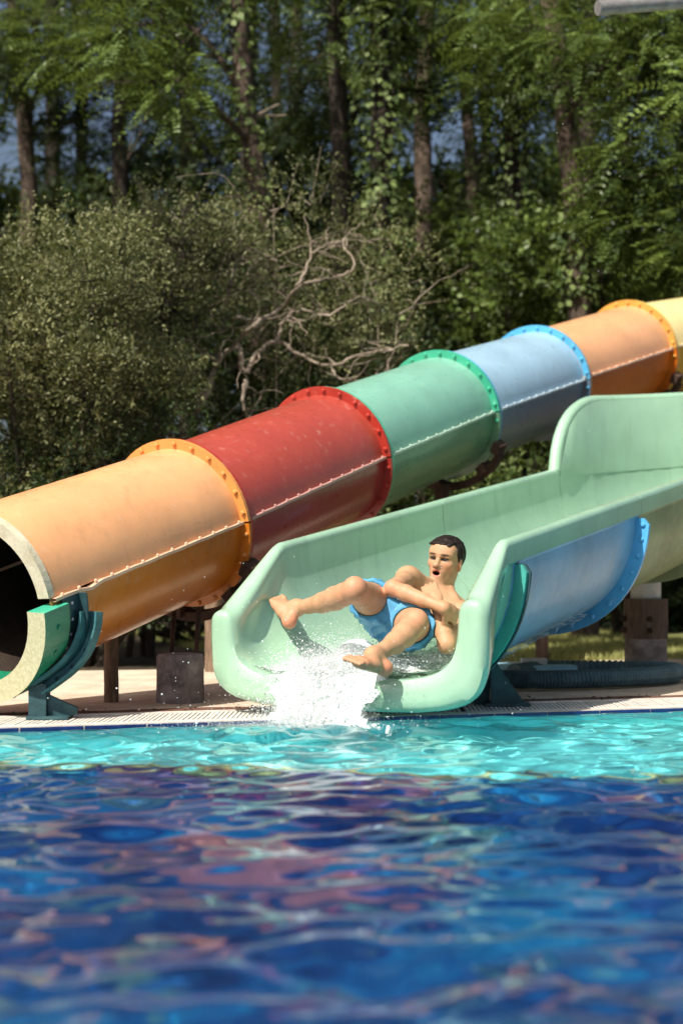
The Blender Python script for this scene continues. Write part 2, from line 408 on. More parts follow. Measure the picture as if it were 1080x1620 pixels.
def arc_shell(a, b, a0, a1, ri, ro, n=28, fr=None):
    d, r, u = fr or frame(a, b); v = []; f = []
    for i in range(n+1):
        w = a0+(a1-a0)*i/n; e = r*math.cos(w)+u*math.sin(w)
        v += [a+e*ri, a+e*ro, b+e*ro, b+e*ri]
    for i in range(n):
        q = i*4
        for k in range(4): f.append((q+k, q+4+k, q+4+(k+1) % 4, q+(k+1) % 4))
    f.append((0, 1, 2, 3)); f.append((n*4+3, n*4+2, n*4+1, n*4))
    return v, f
def bolt_mesh(name, mat, r=.0125, h=.013):
    v = []; f = []; n = 6
    for rr, z in ((r, 0), (r, h*.6), (r*.55, h)):
        for k in range(n): v.append((rr*math.cos(k*math.pi/3), rr*math.sin(k*math.pi/3), z))
    for i in range(2):
        for k in range(n): f.append((i*n+k, i*n+(k+1) % n, (i+1)*n+(k+1) % n, (i+1)*n+k))
    f.append(tuple(2*n+k for k in range(n)))
    me = bpy.data.meshes.new(name); me.from_pydata(v, [], f); me.materials.append(mat); return me
def put_bolt(me, p, nrm, parent):
    o = bpy.data.objects.new('bolt', me); C.objects.link(o)
    o.matrix_world = Matrix.Translation(p) @ nrm.to_track_quat('Z', 'Y').to_matrix().to_4x4()
    o.parent = parent; o.matrix_parent_inverse = parent_world(parent).inverted(); return o
def parent_world(p):
    m_ = Matrix.Identity(4); chain = []
    while p is not None: chain.append(p); p = p.parent
    for q in reversed(chain):
        m_ = m_ @ (q.matrix_parent_inverse if q.parent is not None else Matrix.Identity(4)) @ Matrix.LocRotScale(q.location, q.rotation_euler, q.scale)
    return m_
PI = math.pi
for i, nm in enumerate(seg_names):
    a, b = axis[i], axis[i+1]; d, r, u = frame(a, b); L = (b-a).length
    a2, b2 = a+d*.002, b-d*.002
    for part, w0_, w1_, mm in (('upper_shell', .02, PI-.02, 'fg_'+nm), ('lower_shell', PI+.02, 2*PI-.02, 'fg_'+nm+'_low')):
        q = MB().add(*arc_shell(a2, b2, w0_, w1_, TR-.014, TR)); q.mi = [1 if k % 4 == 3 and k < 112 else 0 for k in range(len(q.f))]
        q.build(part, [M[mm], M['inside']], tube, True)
    if i < 6:
        fu = MB().add(*arc_shell(b2-d*.02, b2-d*.001, .012, PI-.012, TR-.01, FR)).build('flange', M['rim_'+nm], tube)
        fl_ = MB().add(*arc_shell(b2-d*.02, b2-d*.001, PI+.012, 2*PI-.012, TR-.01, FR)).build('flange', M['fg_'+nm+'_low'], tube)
        nb = MB().add(*arc_shell(b2+d*.003, b2+d*.022, 0, 2*PI-.0001, TR-.01, FR-.004, 48)).build('flange', M['rim_'+seg_names[i+1]] if seg_names[i+1] != nm else M['rim_yellow'], tube)
        bm_ = bolt_mesh('bolt_'+nm, M['rim_'+nm])
        for k in range(24):
            w = math.radians(7+15*k)
            if w > PI and i > 1 and math.sin(w) < -.2: continue
            e = r*math.cos(w)+u*math.sin(w)
            put_bolt(bm_, b2-d*.02+e*(TR+.027), -d, fu if w < PI else fl_)
    # seam where the two half shells are bolted, on both sides
    for sgn in (1, -1):
        c = (a+b)/2+r*sgn*(TR+.017)
        sf = MB()
        n = 18
        vv = []
        for k in range(n+1):
            p = a2+(b2-d*.022-a2)*(k/n)
            wv_ = (.0013*math.sin(k*2.1+i*3)+(-.012 if (i == 0 and k == 3) else 0))
            for du, dr in ((.004, -.012), (.004, .022), (.017, .022), (.017, -.012)): vv.append(p+r*sgn*(TR+dr)+u*(du+wv_-.011))
        ff = []
        for k in range(n):
            for q in range(4): ff.append((k*4+q, k*4+4+q, k*4+4+(q+1) % 4, k*4+(q+1) % 4))
        sf.add(vv, ff)
        m_ = fiberglass('seam_'+nm, tuple(min(.9, .62*x+.27*y) for x, y in zip(COL[nm], (1, .95, .85)))) if ('seam_'+nm) not in bpy.data.materials else bpy.data.materials['seam_'+nm]
        so = sf.build('seam_flange', m_, tube)
        if sgn == 1:
            bm2 = bolt_mesh('seam_bolt_'+nm, m_, .008, .011)
            nb_ = 13
            for k in range(nb_):
                put_bolt(bm2, a2+d*(L*(k+.5)/nb_)+r*(TR+.012)+u*.006, u, so)
# mouth of the tube: pale end ring above, green collar below
a = axis[0]; d, r, u = frame(axis[0], axis[1]); fr0 = (d, r, u)
MB().add(*arc_shell(a-d*.016, a+d*.02, .03, PI-.03, TR-.055, TR+.004, 32, fr0)).build('end_ring', M['cream'], tube)
col_ = MB()
v, f = arc_shell(a-d*.10, a+d*.05, PI+.06, 2*PI-.06, TR-.045, TR+.046, 32, fr0)
mi = []
nfr = 32
for k in range(nfr): mi += [1, 0, 0, 0]
mi += [2, 2]
MB_ = MB(); MB_.v = v; MB_.f = f; MB_.mi = mi
collar = MB_.build('end_collar', [M['collar_green'], M['collar_cream'], M['rim_green']], tube)
bm_ = bolt_mesh('collar_bolt', M['collar_green'], .011, .008)
for k in range(10):
    w = 2*PI-.25-k*.28; e = r*math.cos(w)+u*math.sin(w); put_bolt(bm_, a-d*.02+e*(TR+.046), e, collar)
# teal steel bracket carrying the tube's end
def arc_band(c, fr, a0, a1, ri, ro, x0, x1, n=16):
    d, r, u = fr; return arc_shell(c+d*x0, c+d*x1, a0, a1, ri, ro, n, fr)
def rect_sweep(path, n0, n1, y0, y1):
    path = [Vector(p) for p in path]; v = []; f = []; m_ = len(path)
    for i, p in enumerate(path):
        t = path[min(i+1, m_-1)]-path[max(i-1, 0)]; t.y = 0; t.normalize(); n = Vector((t.z, 0, -t.x)); yv = Vector((.35, .94, 0))
        v += [p+n*n0+yv*y0, p+n*n1+yv*y0, p+n*n1+yv*y1, p+n*n0+yv*y1]
    for i in range(m_-1):
        for k in range(4): f.append((i*4+k, i*4+4+k, i*4+4+(k+1) % 4, i*4+(k+1) % 4))
    f.append((0, 1, 2, 3)); f.append((m_*4-1, m_*4-2, m_*4-3, m_*4-4)); return v, f
bp_ = spline([P(142, 968, 6.02), P(139, 995, 6.02), P(126, 1030, 6.01), P(104, 1057, 6.0), P(80, 1076, 5.99), P(60, 1090, 5.98)], 26)
br = MB()
br.add(*rect_sweep(bp_, -.026, .026, .05, .058)); br.add(*rect_sweep(bp_, .019, .028, -.03, .05)); br.add(*rect_sweep(bp_, -.028, -.020, .0, .05))
bracket = br.build('end_bracket', M['teal'], tube)
for k in (5, 10, 15, 20):
    put_bolt(bolt_mesh('bracket_bolt', M['teal_dark'], .009, .008), Vector(bp_[k])+Vector((.35, .94, 0))*.05, Vector((-.35, -.94, 0)), bracket)
f0 = Vector(bp_[-1]); foot = MB()
foot.add(*box_vf((f0.x-.004, f0.y+.01, f0.z*.5+.005), (.036, 0, 0), (0, .006, 0), (0, 0, f0.z*.5+.012)))
foot.add(*box_vf((f0.x+.028, f0.y+.05, f0.z*.5), (.006, 0, 0), (0, .036, 0), (0, 0, f0.z*.5)))
foot.add(*box_vf((f0.x+.04, f0.y+.05, .006), (.085, 0, 0), (0, .07, 0), (0, 0, .006)))
g0 = Vector((f0.x+.036, f0.y+.03, .012))
foot.add([g0+Vector((0, 0, .085)), g0, g0+Vector((.115, .02, 0)), g0+Vector((.115, .02, .03)), g0+Vector((0, .03, .085)), g0+Vector((0, .03, 0)), g0+Vector((.115, .05, 0)), g0+Vector((.115, .05, .03))],
         [(0, 1, 2, 3), (7, 6, 5, 4), (0, 3, 7, 4), (3, 2, 6, 7), (1, 0, 4, 5), (2, 1, 5, 6)])
foot.build('bracket_foot', M['teal_dark'], tube)
st = MB(); st.add(*arc_band(a, fr0, 2*PI-.02, 2*PI-.75, TR+.006, TR+.016, .045, .15, 14))
st.add(*arc_band(a, fr0, 2*PI-.02, 2*PI-.75, TR+.016, TR+.06, .142, .15, 14))
strap = st.build('end_strap', M['teal_dark'], tube)
bm_ = bolt_mesh('strap_bolt', M['white_metal'], .007, .005)
for k in range(4):
    w = 2*PI-.1-k*.18; e = r*math.cos(w)+u*math.sin(w); put_bolt(bm_, a+d*.10+e*(TR+.016), e, strap)
# rusty cradles under the flanges
for i in (1, 3, 5):
    c = axis[i]; d, r, u = frame(axis[i-1], axis[i]); fr = (d, r, u)
    q = MB(); q.add(*arc_band(c, fr, 2*PI-.62, PI+.62, FR+.028, FR+.075, -.03, .03, 24)); cr = q.build('cradle', M['rust'], tube)
    for w in (2*PI-.55, 2*PI-.95, 1.5*PI-.2, PI+.95, PI+.6):
        e = r*math.cos(w)+u*math.sin(w); t_ = d.cross(e)
        q = MB(); q.add(*box_vf(c+e*(FR+.022)-d*.005, d*.05, t_*.035, e*.03)); q.build('clamp', M['rust'], cr)
    if i == 1:
        base = Vector((P(285, 1108, 6.82).x, 6.98, 0)); top_z = c.z-FR-.05
        for k in (-.06, .06):
            q = MB(); q.add(*sweep([Vector((base.x+k, base.y, .22)), Vector((base.x+k, c.y-.12, top_z+.06))], .012, 8)); q.build('strut', M['rust'], cr)
    else:
        q = MB(); q.add(*sweep([Vector((c.x, c.y, -.01)), Vector((c.x, c.y, c.z-FR-.03))], .05, 12)); q.build('post', M['rust'], cr)

# ------------------------------------------------------------------ open slide
SO = Vector((.184, 6.29, 0)); AZ = math.radians(32.5); TANI = .173
def slide_path(s):
    az = AZ
    if s <= 3.02:
        p = SO+Vector((math.sin(AZ), math.cos(AZ), 0))*s
    else:
        k = 1/1.55; q = s-3.02; R_ = 1/k
        p = SO+Vector((math.sin(AZ), math.cos(AZ), 0))*3.02
        az = AZ+min(q*k, 1.0)
        qq = min(q, 1.0/k)
        p = p+Vector((math.cos(AZ)-math.cos(AZ+qq*k), math.sin(AZ+qq*k)-math.sin(AZ), 0))*R_
        if q > qq: p += Vector((math.sin(az), math.cos(az), 0))*(q-qq)
    t = Vector((math.sin(az), math.cos(az), 0)); r = Vector((math.cos(az), -math.sin(az), 0))
    return p, t, r
def rail_z(s):
    if s >= 0: return .735+TANI*s if s < 3.02 else .735+TANI*3.02+.13*(s-3.02)
    t = min(1, -s/.36); return .735-.29*t
def smooth(x): x = max(0, min(1, x)); return x*x*(3-2*x)
def section(s, K=40):
    """paired inner/outer points (u, z) from left rail round the floor to right rail"""
    t = smooth(-s/.36) if s < 0 else 0
    lr = .030+.034*(min(1, -s/.36) if s < 0 else 0); top = rail_z(s)
    bl_ = math.exp(-((s+.17)/.11)**2) if s < .1 else 0
    a = .528-.012*t+.02*smooth((s-3.0)/1.0); n = 2.25+2.2*t
    floor = (top-.60) if s >= 0 else (.735-.60)*(1-t)+.165*t
    ao = a+.042+.083*t; fo = floor-.045-.085*t
    inn = []; outp = []
    for k in range(7):         # rolled rail, from its crest inwards and outwards
        w = PI/2*k/6
        inn.append((-(a+lr)+lr*math.sin(w), top-lr+lr*math.cos(w))); outp.append((-(a+lr)-lr*math.sin(w), top-lr+lr*math.cos(w)))
    outp[-1] = (outp[-1][0], outp[-1][1])
    for k in range(1, K):
        th = PI*(.35*k/K+.65*(.5-.5*math.cos(PI*k/K)))
        # even steps on a superellipse
        cx = -math.copysign(abs(math.cos(th))**(2/n), math.cos(th)); sx = abs(math.sin(th))**(2/n)
        inn.append(((a+(.026*bl_-.02*t**3)*sx)*cx, top-lr-(top-lr-floor)*sx))
        if k == 1: outp.append((-(a+2*lr), top-lr-.072)); continue
        if k == K-1: outp.append((a+2*lr, top-lr-.072)); continue
        no = 2.35+2.1*t
        th2 = max(.045, min(PI-.045, th))
        cx = -math.copysign(abs(math.cos(th2))**(2/no), math.cos(th2)); sx = abs(math.sin(th2))**(2/no)
        outp.append((ao*cx, top-lr-.03-(top-lr-.03-fo)*sx))
    for k in range(7):
        w = PI/2*(1-k/6)
        inn.append(((a+lr)-lr*math.sin(w), top-lr+lr*math.cos(w))); outp.append(((a+lr)+lr*math.sin(w), top-lr+lr*math.cos(w)))
    return inn, outp
def to3(s, uz, ds=0):
    p, t, r = slide_path(s); u, z = uz
    if s < 0 and u > 0:        # the right cheek of the mouth is cut a little shorter and higher
        k = min(1, -s/.36); ds = ds+.085*k*min(1, u/.5); z = z+.055*k*min(1, u/.5)*max(0, min(1, (z-.12)/.3))
    return p+r*u+t*ds+Vector((0, 0, z))
slide = tag(empty('open_slide', (SO.x, SO.y, 0)), 'mint green open water slide whose flared mouth pours into the pool', 'water slide')
def loft(name, stations, mats, nose=False, end_cap=True):
    mb = MB(); secs = [section(s) for s in stations]; K = len(secs[0][0])
    rows = [[to3(s, q) for q in i_]+[to3(s, q) for q in reversed(o_)] for s, (i_, o_) in zip(stations, secs)]
    N = 2*K; v = [p for row in rows for p in row]; f = []; mi = []
    for i in range(len(stations)-1):
        for k in range(N):
            k2 = (k+1) % N
            if k == K-1 or k == N-1: continue      # crest pairs coincide
            f.append((i*N+k, i*N+k2, (i+1)*N+k2, (i+1)*N+k))
            outer = (K+7 <= k < N-9)
            mi.append(1 if outer else 0)
    # end faces: strip from the inner to the outer line
    for end, st in ((0, stations[0]), (len(stations)-1, stations[-1])):
        rowi = list(range(end*N, end*N+K)); rowo = [end*N+N-1-k for k in range(K)]
        B = 7 if (nose and end == 0) else 1
        prev = rowi
        for q in range(1, B+1):
            if q == B: cur = rowo
            else:
                t = q/B; cur = []
                for k in range(K):
                    pi_, po = v[rowi[k]], v[rowo[k]]; tt = slide_path(st)[1]
                    wd = (po-pi_).length; rad = min(1, wd/.1)
                    # round nose bulging out of the mouth
                    ct = .5-.5*math.cos(PI*t)
                    cur.append(len(v)); v.append(pi_.lerp(po, ct)-tt*(.045*(1-abs(2*t-1)**3.0)*rad))
            for k in range(K-1): f.append((prev[k], prev[k+1], cur[k+1], cur[k])); mi.append(0)
            prev = cur
    mb.v = v; mb.f = f; mb.mi = mi
    o = mesh_np(name, np.array(v), f, mats, slide, True, mi)
    o.data.validate(); return o
def merge(o, dist=.0004):
    import bmesh
    bm = bmesh.new(); bm.from_mesh(o.data); bmesh.ops.remove_doubles(bm, verts=bm.verts, dist=dist); bmesh.ops.recalc_face_normals(bm, faces=bm.faces)
    for e in bm.edges:
        if len(e.link_faces) == 2 and e.calc_face_angle(0) > .75: e.smooth = False
    bm.to_mesh(o.data); bm.free()
    return o
mouth = merge(loft('mouth_section', [-.36, -.33, -.28, -.22, -.16, -.10, -.05, -.02, .012, .04, .0835], [M['mint'], M['mint']], True))
tag(mouth, 'flared mint mouth with broad rounded lip')
sec1 = merge(loft('trough_section', list(np.linspace(.084, 1.497, 8)), [M['mint'], M['shell_blue']])); tag(sec1, 'trough section with blue underside')
sec2 = merge(loft('trough_section', list(np.linspace(1.503, 3.017, 8)), [M['mint'], M['shell_olive']])); tag(sec2, 'trough section with olive underside')
sec3 = merge(loft('trough_section', list(np.linspace(3.023, 5.6, 22)), [M['mint'], M['shell_olive']]))
# joint plates under the trough
def plate(s, w, th, mat, grow=0.0, parent=None, k0=8, k1=None):
    inn, outp = section(s); K = len(outp); pts = outp[k0:(K-k0 if k1 is None else k1)]
    mb = MB(); v = []; f = []; n = len(pts)
    cen = (0, rail_z(s)-.1)
    for j, q in enumerate(pts):
        dx, dz = q[0]-cen[0], q[1]-cen[1]; L = math.hypot(dx, dz); e = (dx/L, dz/L)
        ww = w*min(1, .6+min(j, n-1-j)*.4)
        i_ = (q[0]-e[0]*.01, q[1]-e[1]*.01); o_ = (q[0]+e[0]*ww, q[1]+e[1]*ww)
        v += [to3(s, i_, -th/2), to3(s, o_, -th/2), to3(s, o_, th/2), to3(s, i_, th/2)]
    for j in range(n-1):
        for k in range(4): f.append((j*4+k, j*4+4+k, j*4+4+(k+1) % 4, j*4+(k+1) % 4))
    mb.add(v, f); o = mb.build('joint_plate', mat, parent or slide); return o, pts, cen
pl1, pts, cen = plate(.115, .055, .02, M['teal_flange'], parent=sec1)
pl1b, _, _ = plate(.131, .066, .012, M['teal_dark'], parent=sec1)
pl2, pts, cen = plate(1.485, .07, .02, M['shell_blue_rim'], parent=sec1)
bm_ = bolt_mesh('plate_bolt', M['shell_blue_rim'], .013, .012)
for j in range(1, len(pts)-1, 2):
    q = pts[j]; dx, dz = q[0]-cen[0], q[1]-cen[1]; L = math.hypot(dx, dz)
    p, t, r = slide_path(1.475); put_bolt(bm_, to3(1.475, (q[0]+dx/L*.04, q[1]+dz/L*.04)), -t, sec1)
plate(2.99, .07, .02, M['shell_olive'], parent=sec2)
# raised wall on the outer side of the bend
def raised_wall():
    mb = MB(); S = np.linspace(3.03, 5.5, 26); v = []; f = []; n = 0
    prof = []
    rows = []
    for s in S:
        q = s-3.03
        hgt = .50*math.sqrt(max(0, 1-(1-min(1, q/.42))**2.2)) if q < .42 else .50
        hgt = max(hgt, .012)
        p, t, r = slide_path(s); u0 = -(.528+.02*smooth((s-3.0)/1.0)); z0 = rail_z(s)-.022
        row = []
        rad = .036
        row.append((u0+.004, z0-.03)); row.append((u0+.004-.02*hgt, z0+max(.004, hgt-.06)))
        for k in range(1, 8):
            w = PI*k/8; row.append((u0-rad+rad*math.cos(w)-.02*hgt, z0+max(.006, hgt-.06)+rad*math.sin(w)*min(1, hgt/.1)))
        row.append((u0-2*rad-.02*hgt, z0+max(.004, hgt-.06))); row.append((u0-2*rad, z0-.03))
        rows.append([to3(s, c_) for c_ in row])
    N = len(rows[0]); v = [p for r_ in rows for p in r_]
    for i in range(len(S)-1):
        for k in range(N-1): f.append((i*N+k, i*N+k+1, (i+1)*N+k+1, (i+1)*N+k))
    f.append(tuple(range(N))); mb.add(v, f); return mb.build('raised_wall', M['mint'], slide, True)
raised_wall()
# rounded leading edge of the raised wall
le = []
for k in range(16):
    q = .42*(k/15); hgt = .50*math.sqrt(max(0, 1-(1-min(1, q/.42))**2.2)); s = 3.03+q
    u0 = -(.528+.02*smooth((s-3.0)/1.0)); le.append(to3(s, (u0-.036-.02*hgt, rail_z(s)-.02+max(.0, hgt-.06)), -.01))
for k in range(1, 30):
    s = 3.45+.07*k
    u0 = -(.528+.02*smooth((s-3.0)/1.0)); le.append(to3(s, (u0-.036-.01, rail_z(s)-.02+.44)))
MB().add(*sweep(le, .040, 12)).build('wall_edge', M['mint'], slide, True)
# supporting gusset by the mouth
gp = P(800, 1117, 6.58); p, t, r = slide_path(.3)
q = MB()
a_, b_, c_ = Vector((gp.x-.07, gp.y, .235)), Vector((gp.x-.065, gp.y, 0)), Vector((gp.x+.095, gp.y+.02, 0))
th = Vector((.004, .075, 0))
q.add([a_, b_, c_, a_+th, b_+th, c_+th], [(0, 1, 2), (5, 4, 3), (0, 3, 4, 1), (1, 4, 5, 2), (2, 5, 3, 0)])
q.add(*box_vf((gp.x+.01, gp.y+.04, .006), (.10, 0, 0), (0, .06, 0), (0, 0, .006)))
q.add(*box_vf((gp.x-.10, gp.y+.12, .12), (.035, 0, 0), (0, .035, 0), (0, 0, .13)))
q.build('support_gusset', M['teal_dark'], slide)

# ------------------------------------------------------------------ posts, pedestal, hose, pole
def lathe_mb(c, prof, n=24):
    v = []; f = []; m_ = len(prof)
    for rr, z in prof:
        for k in range(n): v.append((c[0]+rr*math.cos(2*PI*k/n), c[1]+rr*math.sin(2*PI*k/n), z))
    for i in range(m_-1):
        for k in range(n): f.append((i*n+k, i*n+(k+1) % n, (i+1)*n+(k+1) % n, (i+1)*n+k))
    f.append(tuple((m_-1)*n+k for k in range(n))); f.append(tuple(range(n-1, -1, -1)))
    return v, f
pp = P(285, 1108, 6.85)
o = MB().add(*lathe_mb(pp, [(.112, -.01), (.113, .02), (.111, .12), (.112, .205), (.106, .222), (.0, .2225)][:-1])).build('concrete_pedestal', M['concrete'], None, True)
tag(o, 'squat dark stained concrete cylinder under the orange tube section', 'pedestal')
def post(px, base_y, Y, r, top, mat, label, sides=14):
    c = P(px, base_y, Y)
    pts = [Vector((c.x+.006*math.sin(3*k), c.y, -.01+(top+.01)*k/6)) for k in range(7)]
    o = MB().add(*sweep(pts, [r*(1.03-.03*k/6) for k in range(7)], sides)).build('wooden_post', mat, None, True)
    return tag(o, label, 'post', 'round posts under the slides')
post(176, 1108, 6.85, .034, .50, M['wood'], 'weathered round wooden post under the orange tube, left of the concrete pedestal')
post(338, 1062, 9.0, .055, 1.25, M['wood'], 'brown post standing behind the concrete pedestal beside the mint slide mouth')
post(857, 1046, 10.0, .042, 1.25, M['pillar'], 'thin dark post standing on the paving below the blue slide underside')
c = P(1021, 1058, 9.2)
pil = tag(empty('support_pillar', (c.x, c.y, 0)), 'thick timber and concrete pillar carrying the open slide beside the hose', 'pillar')
MB().add(*lathe_mb(c, [(.132, -.01), (.133, .10), (.131, .19)])).build('footing', M['concrete'], pil, True)
MB().add(*lathe_mb(c, [(.137, .1905), (.139, .30), (.136, .44)])).build('timber_sleeve', M['pillar'], pil, True)
MB().add(*lathe_mb(c, [(.095, .4405), (.095, .60)])).build('metal_band', M['white_metal'], pil, True)
MB().add(*lathe_mb(c, [(.075, .6005), (.075, .74), (.16, .745), (.16, .765)])).build('head_plate', M['rust'], pil, True)
bm_ = bolt_mesh('pillar_bolt', M['rust'], .02, .035)
for z in (.245, .315):
    for w in (-2.9, -1.6):
        e = Vector((math.cos(w), math.sin(w), 0)); put_bolt(bm_, c*1+e*.136+Vector((0, 0, z-c.z)), e, pil)
# corrugated hose lying in a loop
hz = .052
hp = [P(800, 1080, 7.55), P(860, 1080, 7.5), P(950, 1077, 7.6), P(1020, 1076, 7.75), P(1062, 1074, 7.95)]
hp = [Vector((q.x, q.y, hz)) for q in hp]
hs = spline([hp[0]-Vector((.35, -.15, 0))]+hp+[hp[-1]+Vector((.06, .22, 0)), hp[-1]+Vector((-.12, .40, 0)), hp[-1]+Vector((-.6, .42, 0)), hp[0]+Vector((.1, .5, 0))], 560)
hr = [.050 if (k // 2) % 2 else .044 for k in range(560)]
o = MB().add(*sweep(hs, hr, 12)).build('corrugated_hose', M['hose'], None, False); tag(o, 'dark blue-grey corrugated hose lying on the paving beside the pillar', 'hose')
fl_c = P(835, 1064, 8.35)
flo = tag(empty('pool_float', (fl_c.x, fl_c.y, 0)), 'flat light blue float lying behind the corrugated hose', 'float')
q = MB(); q.add(*box_vf((fl_c.x, fl_c.y, .045), (.24, .02, 0), (-.02, .16, 0), (0, 0, .035))); q.build('body', M['hose_blue'], flo)
q = MB(); q.add(*box_vf((fl_c.x+.03, fl_c.y-.02, .098), (.07, .0, 0), (0, .05, 0), (0, 0, .016))); q.build('cap', M['white_metal'], flo)
# grey pole reaching into the picture from the right
pA, pB = P(945, 12, 8.6), P(1180, -6, 8.9)
pol = tag(empty('lamp_pole', (pB.x, pB.y, 0)), 'grey galvanised pole end reaching in at the upper right', 'pole')
MB().add(*sweep([pA, pA.lerp(pB, .3), pA.lerp(pB, .6), pB], .043, 16)).build('arm', M['grey_metal'], pol, True)
for t_ in (.18, .42): 
    c_ = pA.lerp(pB, t_); dd_ = (pB-pA).normalized(); MB().add(*sweep([c_-dd_*.008, c_+dd_*.008], .0455, 16)).build('ring', M['grey_metal'], pol, True)
MB().add(*sweep([Vector((pB.x, pB.y, -.01)), Vector((pB.x, pB.y, pB.z+.04))], .055, 16)).build('upright', M['grey_metal'], pol, True)

# ------------------------------------------------------------------ person (one continuous body surface grown from a distance field)
class Field:
    def __init__(s, lo, hi, h, org=None):
        s.lo = np.array(lo, float); s.h = h
        if org is not None: s.lo = np.array(org)+np.floor((s.lo-np.array(org))/h)*h
        s.n = np.ceil((np.array(hi)-s.lo)/h).astype(int)+1
        s.F = np.full(s.n, 1.0, np.float32)
    def block(s, lo, hi):
        i0 = np.clip(np.floor((np.array(lo)-s.lo)/s.h).astype(int), 0, s.n-1); i1 = np.clip(np.ceil((np.array(hi)-s.lo)/s.h).astype(int)+1, 1, s.n)
        if np.any(i1 <= i0): return None, None
        sl = tuple(slice(a_, b_) for a_, b_ in zip(i0, i1))
        g_ = [(s.lo[k]+np.arange(i0[k], i1[k])*s.h).astype(np.float32) for k in range(3)]
        return sl, (g_[0][:, None, None], g_[1][None, :, None], g_[2][None, None, :])
    def comb(s, sl, d, k, op='u'):
        A = s.F[sl]
        if op == 'u':
            h_ = np.maximum(k-np.abs(A-d), 0)/k; s.F[sl] = np.minimum(A, d)-h_*h_*k*.25
        else:
            d = -d; h_ = np.maximum(k-np.abs(A-d), 0)/k; s.F[sl] = np.maximum(A, d)+h_*h_*k*.25
    def cone(s, a, b, ra, rb, k=.02, op='u', flat=None):
        a = np.array(a, float); b = np.array(b, float); m_ = max(ra, rb)+k+.03
        sl, g_ = s.block(np.minimum(a, b)-m_, np.maximum(a, b)+m_)
        if sl is None: return
        d = b-a; L2 = d@d
        px = [g_[i]-a[i] for i in range(3)]
        t = np.clip((px[0]*d[0]+px[1]*d[1]+px[2]*d[2])/L2, 0, 1)
        q = [px[i]-t*d[i] for i in range(3)]
        if flat is not None:      # squash along a unit vector
            ax, fac = np.array(flat[0], float), flat[1]
            pr = q[0]*ax[0]+q[1]*ax[1]+q[2]*ax[2]
            q = [q[i]+pr*ax[i]*(1/fac-1) for i in range(3)]
        dist = np.sqrt(q[0]**2+q[1]**2+q[2]**2)-(ra+(rb-ra)*t)
        s.comb(sl, dist.astype(np.float32), k, op)
    def ell(s, c, axes, rad, k=.02, op='u'):
        c = np.array(c, float); m_ = max(rad)+k+.02
        sl, g_ = s.block(c-m_, c+m_)
        if sl is None: return
        p = [g_[i]-c[i] for i in range(3)]
        k0 = 0; k1 = 0
        for ax, r in zip(axes, rad):
            l = p[0]*ax[0]+p[1]*ax[1]+p[2]*ax[2]; k0 = k0+(l/r)**2; k1 = k1+(l/(r*r))**2
        k0 = np.sqrt(k0); k1 = np.sqrt(k1)+1e-9
        s.comb(sl, (k0*(k0-1)/k1).astype(np.float32), k, op)
    def chain(s, pts, rad, k=.015, op='u'):
        for i in range(len(pts)-1): s.cone(pts[i], pts[i+1], rad[i], rad[i+1], k, op)
    def union(s, o, k):
        i0 = np.round((o.lo-s.lo)/s.h).astype(int); b0 = np.maximum(i0, 0); b1 = np.minimum(i0+o.n, s.n)
        sl = tuple(slice(a_, b_) for a_, b_ in zip(b0, b1)); so = tuple(slice(a_-i_, b_-i_) for a_, b_, i_ in zip(b0, b1, i0))
        A_, O_ = s.F[sl], o.F[so]
        h_ = np.maximum(k-np.abs(A_-O_), 0)/k; s.F[sl] = np.minimum(A_, O_)-h_*h_*k*.25
    def mesh(s):
        F = s.F; S = F < 0; n = F.shape
        c = np.zeros(tuple(x-1 for x in n), np.int8)
        for dx in (0, 1):
            for dy in (0, 1):
                for dz in (0, 1): c += S[dx:n[0]-1+dx, dy:n[1]-1+dy, dz:n[2]-1+dz]
        act = np.argwhere((c > 0) & (c < 8)); idx = np.full(c.shape, -1, np.int32); idx[tuple(act.T)] = np.arange(len(act))
        acc = np.zeros((len(act), 3)); cnt = np.zeros(len(act))
        for ax in range(3):
            o1, o2 = [q for q in range(3) if q != ax]
            for u in (0, 1):
                for w in (0, 1):
                    off = np.zeros(3, int); off[o1] = u; off[o2] = w; off2 = off.copy(); off2[ax] = 1
                    f0 = F[tuple((act+off).T)]; f1 = F[tuple((act+off2).T)]; ok = (f0 < 0) != (f1 < 0)
                    t = np.where(ok, f0/np.where(ok, f0-f1, 1), 0)
                    p = np.tile(off.astype(float), (len(act), 1)); p[:, ax] += t
                    acc[ok] += p[ok]; cnt[ok] += 1
        V_ = s.lo+(act+acc/cnt[:, None])*s.h
        quads = []
        for ax in range(3):
            o1, o2 = (ax+1) % 3, (ax+2) % 3
            a = [slice(None)]*3; b = [slice(None)]*3; a[ax] = slice(0, n[ax]-1); b[ax] = slice(1, n[ax])
            for q in (o1, o2): a[q] = slice(1, n[q]-1); b[q] = slice(1, n[q]-1)
            s0 = S[tuple(a)]; s1 = S[tuple(b)]; e = np.argwhere(s0 != s1)
            fl_ = s0[tuple(e.T)]
            e = e.copy(); e[:, o1] += 1; e[:, o2] += 1
            def cell(d1, d2):
                q = e.copy(); q[:, o1] += d1; q[:, o2] += d2; return idx[tuple(q.T)]
            Q = np.stack([cell(-1, -1), cell(0, -1), cell(0, 0), cell(-1, 0)], 1)
            Q[~fl_] = Q[~fl_][:, ::-1]; quads.append(Q)
        return V_, np.vstack(quads)

def relax(V_, Q, it=2, lam=.5):
    for _ in range(it):
        acc = np.zeros_like(V_); cnt = np.zeros(len(V_))
        for k in range(4):
            i, j = Q[:, k], Q[:, (k+1) % 4]
            np.add.at(acc, i, V_[j]); np.add.at(cnt, i, 1)
        V_ = V_+lam*(acc/np.maximum(cnt, 1)[:, None]-V_)
    return V_

